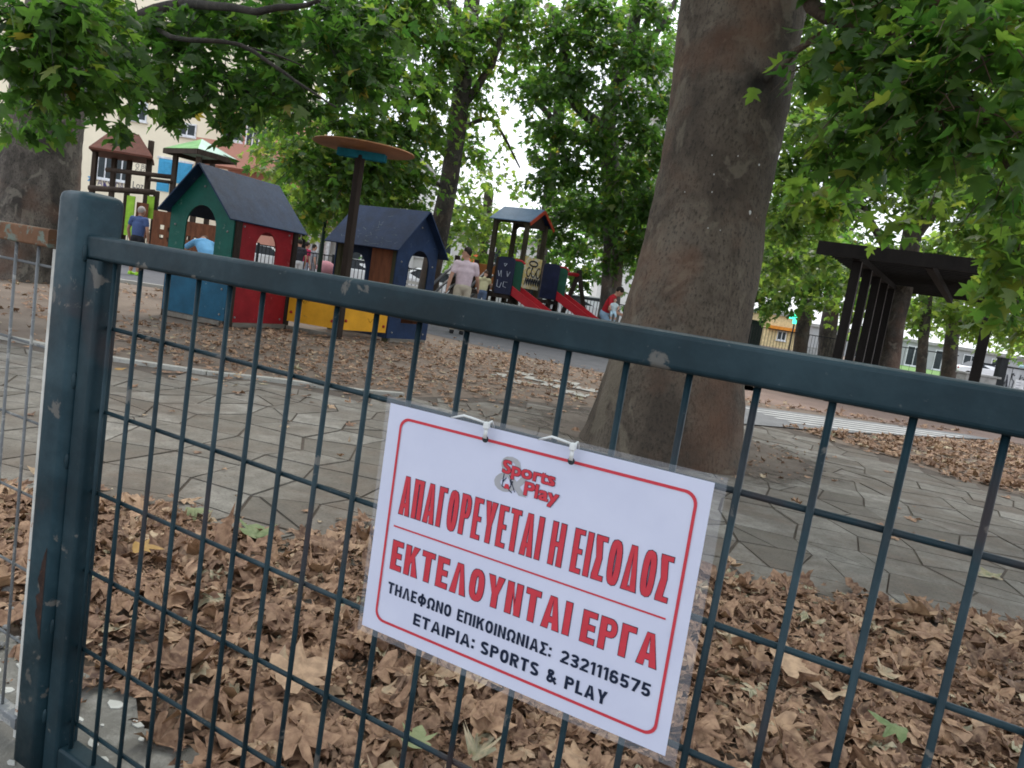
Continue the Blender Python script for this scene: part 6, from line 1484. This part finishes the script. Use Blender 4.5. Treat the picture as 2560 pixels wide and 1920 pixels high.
# grey planters, bins and boxes at the right
M_PLANT = paint('grey_concrete_box', (.30, .30, .29), .85, None, .7, 6)
for k, (x, y, wd, h, lab) in enumerate(((1985, 868, 1.0, .6, 'grey concrete block left of the distant walker'), (2025, 890, 1.6, .55, 'long grey concrete block right below the distant walker'), (2455, 958, 1.0, .75, 'grey concrete planter right of the pergola post'))):
    q = G(x, y) if k < 2 else Vector(gxy(x, 22)); T_ = thing('concrete_block', lab, 'block', tuple(q), 0, 'concrete blocks beyond the pergola')
    mb = MB(); mb.obox(q - RH * wd / 2, RH * wd, FH * .5, UP * h); build(mb, 'block', M_PLANT, T_, bevel=.02)
    mb = MB(); mb.obox(q - RH * (wd / 2 + .03) - FH * .03 + UP * h, RH * (wd + .06), FH * .56, UP * .06); build(mb, 'rim', M_PLANT, T_, bevel=.01)
q = Vector(gxy(2490, 22)); T_ = thing('steel_post', 'dark square post right of the grey planter', 'post', tuple(q)); mb = MB(); mb.obox(q, RH * .22, FH * .22, UP * 1.35); build(mb, 'shaft', M_FENCE, T_); mb = MB(); mb.obox(q - RH * .02 - FH * .02 + UP * 1.35, RH * .26, FH * .26, UP * .04); build(mb, 'cap', M_FENCE, T_)
# graffiti wall
q = Vector(gxy(2495, 26)); T_ = thing('graffiti_wall', 'pale low wall covered in dark graffiti at the right edge', 'wall', tuple(q))
mb = MB(); mb.obox(q, RH * 3.2, FH * .2, UP * 1.15); build(mb, 'wall', paint('pale_render', (.45, .46, .48), .9, None, .7, 3), T_)
mb = MB(); mb.obox(q - RH * .03 - FH * .03 + UP * 1.15, RH * 3.26, FH * .26, UP * .06); build(mb, 'coping', M_PLANT, T_)
gf = MB(); rn = random.Random(5)
for k in range(9):
    x = .08 + k * .11; pts = [q + RH * (x + rn.uniform(-.06, .1)) + UP * (.25 + rn.uniform(0, .75)) - FH * .012 for _ in range(5)]
    gf.tube(pts, .018, 4)
build(gf, 'graffiti', paint('spray_dark', (.06, .065, .08), .8), T_)
q = Vector(gxy(2535, 24.5)); T_ = thing('notice_board', 'small white board standing before the graffiti wall', 'sign', tuple(q)); mb = MB(); mb.obox(q + UP * .25, RH * .32, FH * .03, UP * .55); build(mb, 'panel', paint('white_panel', (.7, .7, .72), .5), T_); mb = MB(); mb.obox(q + RH * .14 + FH * .035, RH * .04, FH * .04, UP * .8); build(mb, 'stake', M_FENCE, T_)
mb = MB()
for k in range(4): mb.obox(q + RH * .05 - FH * .006 + UP * (.70 - k * .09), RH * random.uniform(.12, .22), FH * .004, UP * .025)
build(mb, 'text_lines', M_GREYI, T_)
# dark cabinet and boards right of the big trunk
for (x0, x1, y0, y1, D, lab) in ((1862, 1912, 800, 862, 38, 'dark green cabinet right of the big trunk'),):
    a, b_ = P(x0, y0, D), P(x1, y0, D); lo = 0; T_ = thing('street_cabinet', lab, 'cabinet', (a.x, a.y, 0))
    mb = MB(); mb.obox(Vector((a.x, a.y, 0)), Vector((b_.x - a.x, b_.y - a.y, 0)), FH * .6, UP * a.z); build(mb, 'case', paint('dark_green_metal', (.015, .025, .022), .6), T_, bevel=.02)
    mb = MB(); mb.obox(Vector((a.x, a.y, a.z)) - RH * .04 - FH * .04, Vector((b_.x - a.x, b_.y - a.y, 0)) * 1.08, FH * .7, UP * .08); build(mb, 'lid', paint('dark_green_metal', (.015, .025, .022), .6), T_)

# ------------------------------------------------------------------ buildings beyond
M_CREAM = paint('cream_render', (.80, .73, .57), .9, (.66, .60, .47), .66, 1.2, .06)
M_PINK = paint('salmon_render', (.52, .26, .20), .9, None, .7, 1, .08)
M_WHITER = paint('white_render', (.62, .62, .60), .9, None, .7, 1, .06)
M_WFRAME = paint('white_window_frame', (.66, .68, .70), .5)
M_GLASS = paint('dark_window_glass', (.03, .04, .045), .08)
M_SHUT = paint('sky_blue_shutter', (.07, .36, .60), .6, None, .7, 5, .15)
def facade(label, x0, x1, ytop, D, mat, ang=0.0, depth=8.0, cat='building', name='building'):
    a = Vector(gxy(x0, D)); b_ = Vector(gxy(x1, D)); u = (Matrix.Rotation(ang, 3, 'Z') @ (b_ - a)); h = P((x0 + x1) / 2, ytop, D).z
    T_ = thing(name, label, cat, tuple(a), 0, None); un = u.normalized(); n_ = Vector((-un.y, un.x, 0))
    mb_ = MB(); mb_.obox(a - UP * .1, u, n_ * depth, UP * (h + .1)); build(mb_, 'wall', mat, T_)
    mb_ = MB(); mb_.obox(a - un * .2 - n_ * .25 + UP * h, u + un * .4, n_ * (depth + .5), UP * .3); build(mb_, 'roof', M_PLANT, T_)
    return T_, a, un, n_, u.length, D
def on_facade(F_, x, y):
    """where the sight line through (x, y) meets the facade: (along, height)"""
    T_, a, un, n_, L_, D = F_; d = Vector(ray(x, y)); t_ = (a - Vector(CAM)).dot(n_) / d.dot(n_); q_ = Vector(CAM) + d * t_
    return (q_ - a).dot(un), q_.z
def window(F_, x0, x1, y0, y1, style='plain'):
    T_, a, un, n_, L_, D = F_
    s0, z1 = on_facade(F_, x0, y0); s1, _ = on_facade(F_, x1, y0); _, z0 = on_facade(F_, x0, y1)
    def bx(sa, sb, za, zb, o_, th): mb_ = MB(); mb_.obox(a + un * sa - n_ * (o_ + th) + UP * za, un * (sb - sa), n_ * th, UP * (zb - za)); return mb_
    if style == 'shutter':
        o_ = build(bx(s0, s1, z0, z1, .0, .05), 'window', M_SHUT, T_)
        mb_ = MB(); m_ = (s0 + s1) / 2
        for (sa, sb) in ((s0 + .04, m_ - .03), (m_ + .03, s1 - .04)):
            k = 0
            while z0 + .1 + k * .11 < z1 - .1: mb_.v, mb_.f = mb_.v, mb_.f; mb_.obox(a + un * sa - n_ * .075 + UP * (z0 + .1 + k * .11), un * (sb - sa), n_ * .025, UP * .06); k += 1
        build(mb_, 'louvre', M_SHUT, o_)
        fr_ = bx(s0 - .1, s1 + .1, z1, z1 + .1, 0, .07); build(fr_, 'lintel', M_WFRAME, o_)
    else:
        o_ = build(bx(s0, s1, z0, z1, 0, .06), 'window', M_WFRAME, T_); m_ = (s0 + s1) / 2; mb_ = MB()
        for (sa, sb) in ((s0 + .08, m_ - .04), (m_ + .04, s1 - .08)): mb_.obox(a + un * sa - n_ * .068 + UP * (z0 + .08), un * (sb - sa), n_ * .007, UP * (z1 - z0 - .16))
        build(mb_, 'pane', M_GLASS, o_); build(bx(s0 - .08, s1 + .08, z0 - .08, z0, 0, .14), 'sill', M_WFRAME, o_)
FA = facade('cream apartment building with blue shutters and graffiti behind the climbing frame', -420, 640, -60, 40.5, M_CREAM)
for wv in ((247, 290, 378, 446), (293, 326, 386, 452), (62, 110, 350, 420)): window(FA, *wv)
for wv in ((399, 433, 395, 441), (444, 482, 405, 458), (393, 424, 455, 476)): window(FA, *wv, style='shutter')
for wv in ((330, 372, 250, 300), (448, 494, 305, 338), (230, 275, 215, 270), (120, 165, 200, 250), (470, 515, 220, 262)): window(FA, *wv)
def pipe_on(F_, x, y0, y1, r, mat, nm):
    T_, a, un, n_, L_, D = F_; s0, z1 = on_facade(F_, x, y0); _, z0 = on_facade(F_, x - 8, y1); mb_ = MB(); p = a + un * s0 - n_ * (r + .02); mb_.tube([p + UP * 0.05, p + UP * z1], r, 8); build(mb_, nm, mat, T_, True)
pipe_on(FA, 205, 60, 460, .09, M_WFRAME, 'drain_pipe')
def wall_text(F_, body, x0, y0, x1, y1, mat, bold=0.0):
    T_, a, un, n_, L_, D = F_; s0, z1 = on_facade(F_, x0, y0); s1, z0 = on_facade(F_, x1, y1); z0 = on_facade(F_, x0, y1)[1]
    me_ = text_mesh(body, (a, un, UP), (s0, z0, s1, z1), .012, bold); link('graffiti', me_, mat, T_)
M_SPB = paint('spray_grey', (.10, .10, .12), .8); M_SPP = paint('spray_purple', (.13, .11, .26), .8); M_SPBL = paint('spray_blue', (.08, .28, .5), .8)
wall_text(FA, 'Ο ΒΕ', 340, 408, 369, 419, M_SPB); wall_text(FA, 'CΑC', 339, 420, 367, 431, M_SPB); wall_text(FA, 'ΑΚS', 245, 447, 277, 463, M_SPP); wall_text(FA, 'DΑΙ', 290, 455, 312, 472, M_SPP)
wall_text(FA, 'Lozi', 333, 453, 362, 470, M_SPB); wall_text(FA, 'A', 197, 367, 206, 378, M_SPB); wall_text(FA, 'o', 193, 383, 201, 392, M_SPB); wall_text(FA, 'z', 219, 440, 233, 452, M_SPBL, .04)
FB = facade('salmon pink building with white framed windows right of the cream one', 545, 665, 225, 39, M_PINK)
for wv in ((562, 612, 285, 350), (618, 655, 310, 375), (640, 690, 240, 290)): window(FB, *wv)
T_, a, un, n_, L_, D = FB
mb = MB(); z = on_facade(FB, 560, 362)[1]; mb.obox(a - un * 1.2 - n_ * 1.3 + UP * (z - 1.2), un * 4.2, n_ * 1.3, UP * 1.2); build(mb, 'balcony', M_PINK, T_)
FC = facade('white shop building with columns and red tiled canopy behind the pole', 690, 1010, 380, 44, M_WHITER)
T_, a, un, n_, L_, D = FC
for x in (778, 795, 822, 850):
    s0, _ = on_facade(FC, x, 640); mb = MB(); mb.tube([a + un * s0 - n_ * .6, a + un * s0 - n_ * .6 + UP * 3.2], .17, 12); build(mb, 'column', M_WFRAME, T_, True)
mb = MB(); s0, z = on_facade(FC, 735, 530); s1, _ = on_facade(FC, 870, 530); mb.obox(a + un * s0 - n_ * 1.6 + UP * 3.2, un * (s1 - s0), n_ * 1.6 + UP * .7, UP * .12); build(mb, 'canopy', paint('red_tile', (.30, .09, .06), .8, None, .7, 6, .3), T_)
for wv in ((735, 775, 580, 680), (860, 960, 590, 690), (880, 930, 430, 500), (960, 1000, 440, 500)): window(FC, *wv)
mb = MB(); s0, z = on_facade(FC, 780, 633); mb.ball(a + un * s0 - n_ * .7 + UP * z, .17, 10, 8); build(mb, 'round_sign', paint('orange_plastic', (.6, .12, .03), .4), T_)
FD = facade('low white shop with orange awning left of the slide tower', 1020, 1330, 585, 46, M_WHITER)
T_, a, un, n_, L_, D = FD
s0, z = on_facade(FD, 1160, 630); s1, _ = on_facade(FD, 1215, 630); z0 = on_facade(FD, 1160, 662)[1]
mb = MB(); mb.obox(a + un * s0 - n_ * 1.5 + UP * z0, un * (s1 - s0), n_ * 1.5 + UP * (z - z0), UP * .06); build(mb, 'awning', paint('orange_awning', (.55, .13, .05), .7), T_)
for wv in ((1040, 1075, 560, 640), (1095, 1140, 560, 640), (1240, 1300, 600, 680)): window(FD, *wv)
FE = facade('cream apartment block far behind the forked plane tree', 1480, 1800, 180, 70, M_WHITER)
for r_ in range(4):
    for k in range(4): window(FE, 1510 + k * 70, 1545 + k * 70, 240 + r_ * 105 + k * 11, 300 + r_ * 105 + k * 11)
T_, a, un, n_, L_, D = FE
for r_ in range(4):
    s0, z = on_facade(FE, 1640, 300 + r_ * 105); mb = MB(); mb.obox(a + un * 2 - n_ * 1.2 + UP * z, un * 7, n_ * 1.2, UP * .9); build(mb, 'balcony', M_CREAM if r_ % 2 else M_WFRAME, T_)
FF = facade('kiosk with orange fascia seen right of the big trunk', 1900, 2010, 790, 62, paint('pale_yellow_wall', (.62, .50, .28), .8))
T_, a, un, n_, L_, D = FF
s0, z = on_facade(FF, 1922, 812); z0 = on_facade(FF, 1922, 822)[1]; mb = MB(); mb.obox(a + un * s0 - n_ * .5 + UP * z0, un * 2.4, n_ * .5, UP * (z - z0)); build(mb, 'fascia', paint('orange_fascia', (.6, .22, .03), .5), T_)
window(FF, 1945, 1968, 826, 850)
FG = facade('pale shop row far behind the pergola', 2020, 2620, 862, 75, paint('grey_render', (.36, .37, .38), .9, None, .7, 1, .1))
for k in range(7): window(FG, 2060 + k * 70, 2100 + k * 70, 830 + k * 11, 880 + k * 11)
T_ = thing('pharmacy_sign', 'green lit cross shaped sign right of the orange kiosk', 'sign', tuple(gxy(1990, 50)))
q = P(1991, 793, 50); mb = MB(); mb.obox(q - RH * .45 - UP * .15, RH * .9, FH * .12, UP * .3); mb.obox(q - RH * .15 - UP * .45 - FH * .003, RH * .3, FH * .126, UP * .9)
mt, t, bs = NM('green_neon'); bs.inputs['Base Color'].default_value = (.02, .4, .2, 1); bs.inputs['Emission Color'].default_value = (.05, .9, .45, 1); bs.inputs['Emission Strength'].default_value = 1.5
build(mb, 'cross', mt, T_); mb = MB(); mb.obox(Vector((q.x, q.y, 0)) + FH * .13 - RH * .04, RH * .08, FH * .08, UP * (q.z - .1)); build(mb, 'pole', M_FENCE, T_)
# thin lamp post between the two roofs
lp = P(827, 440, 16.5); T_ = thing('lamp_post', 'thin dark green lamp post between the two play house roofs', 'lamp post', (lp.x, lp.y, 0))
mb = MB(); mb.tube([(lp.x, lp.y, 0), (lp.x, lp.y, 1.2), (lp.x, lp.y, lp.z + .3)], [.06, .045, .035], 10); build(mb, 'pole', paint('dark_green_pole', (.012, .03, .02), .5), T_, True)
mb = MB(); mb.ball((lp.x, lp.y, lp.z + .45), .17, 12, 8); build(mb, 'globe', paint('lamp_globe', (.5, .5, .48), .3), T_, True)
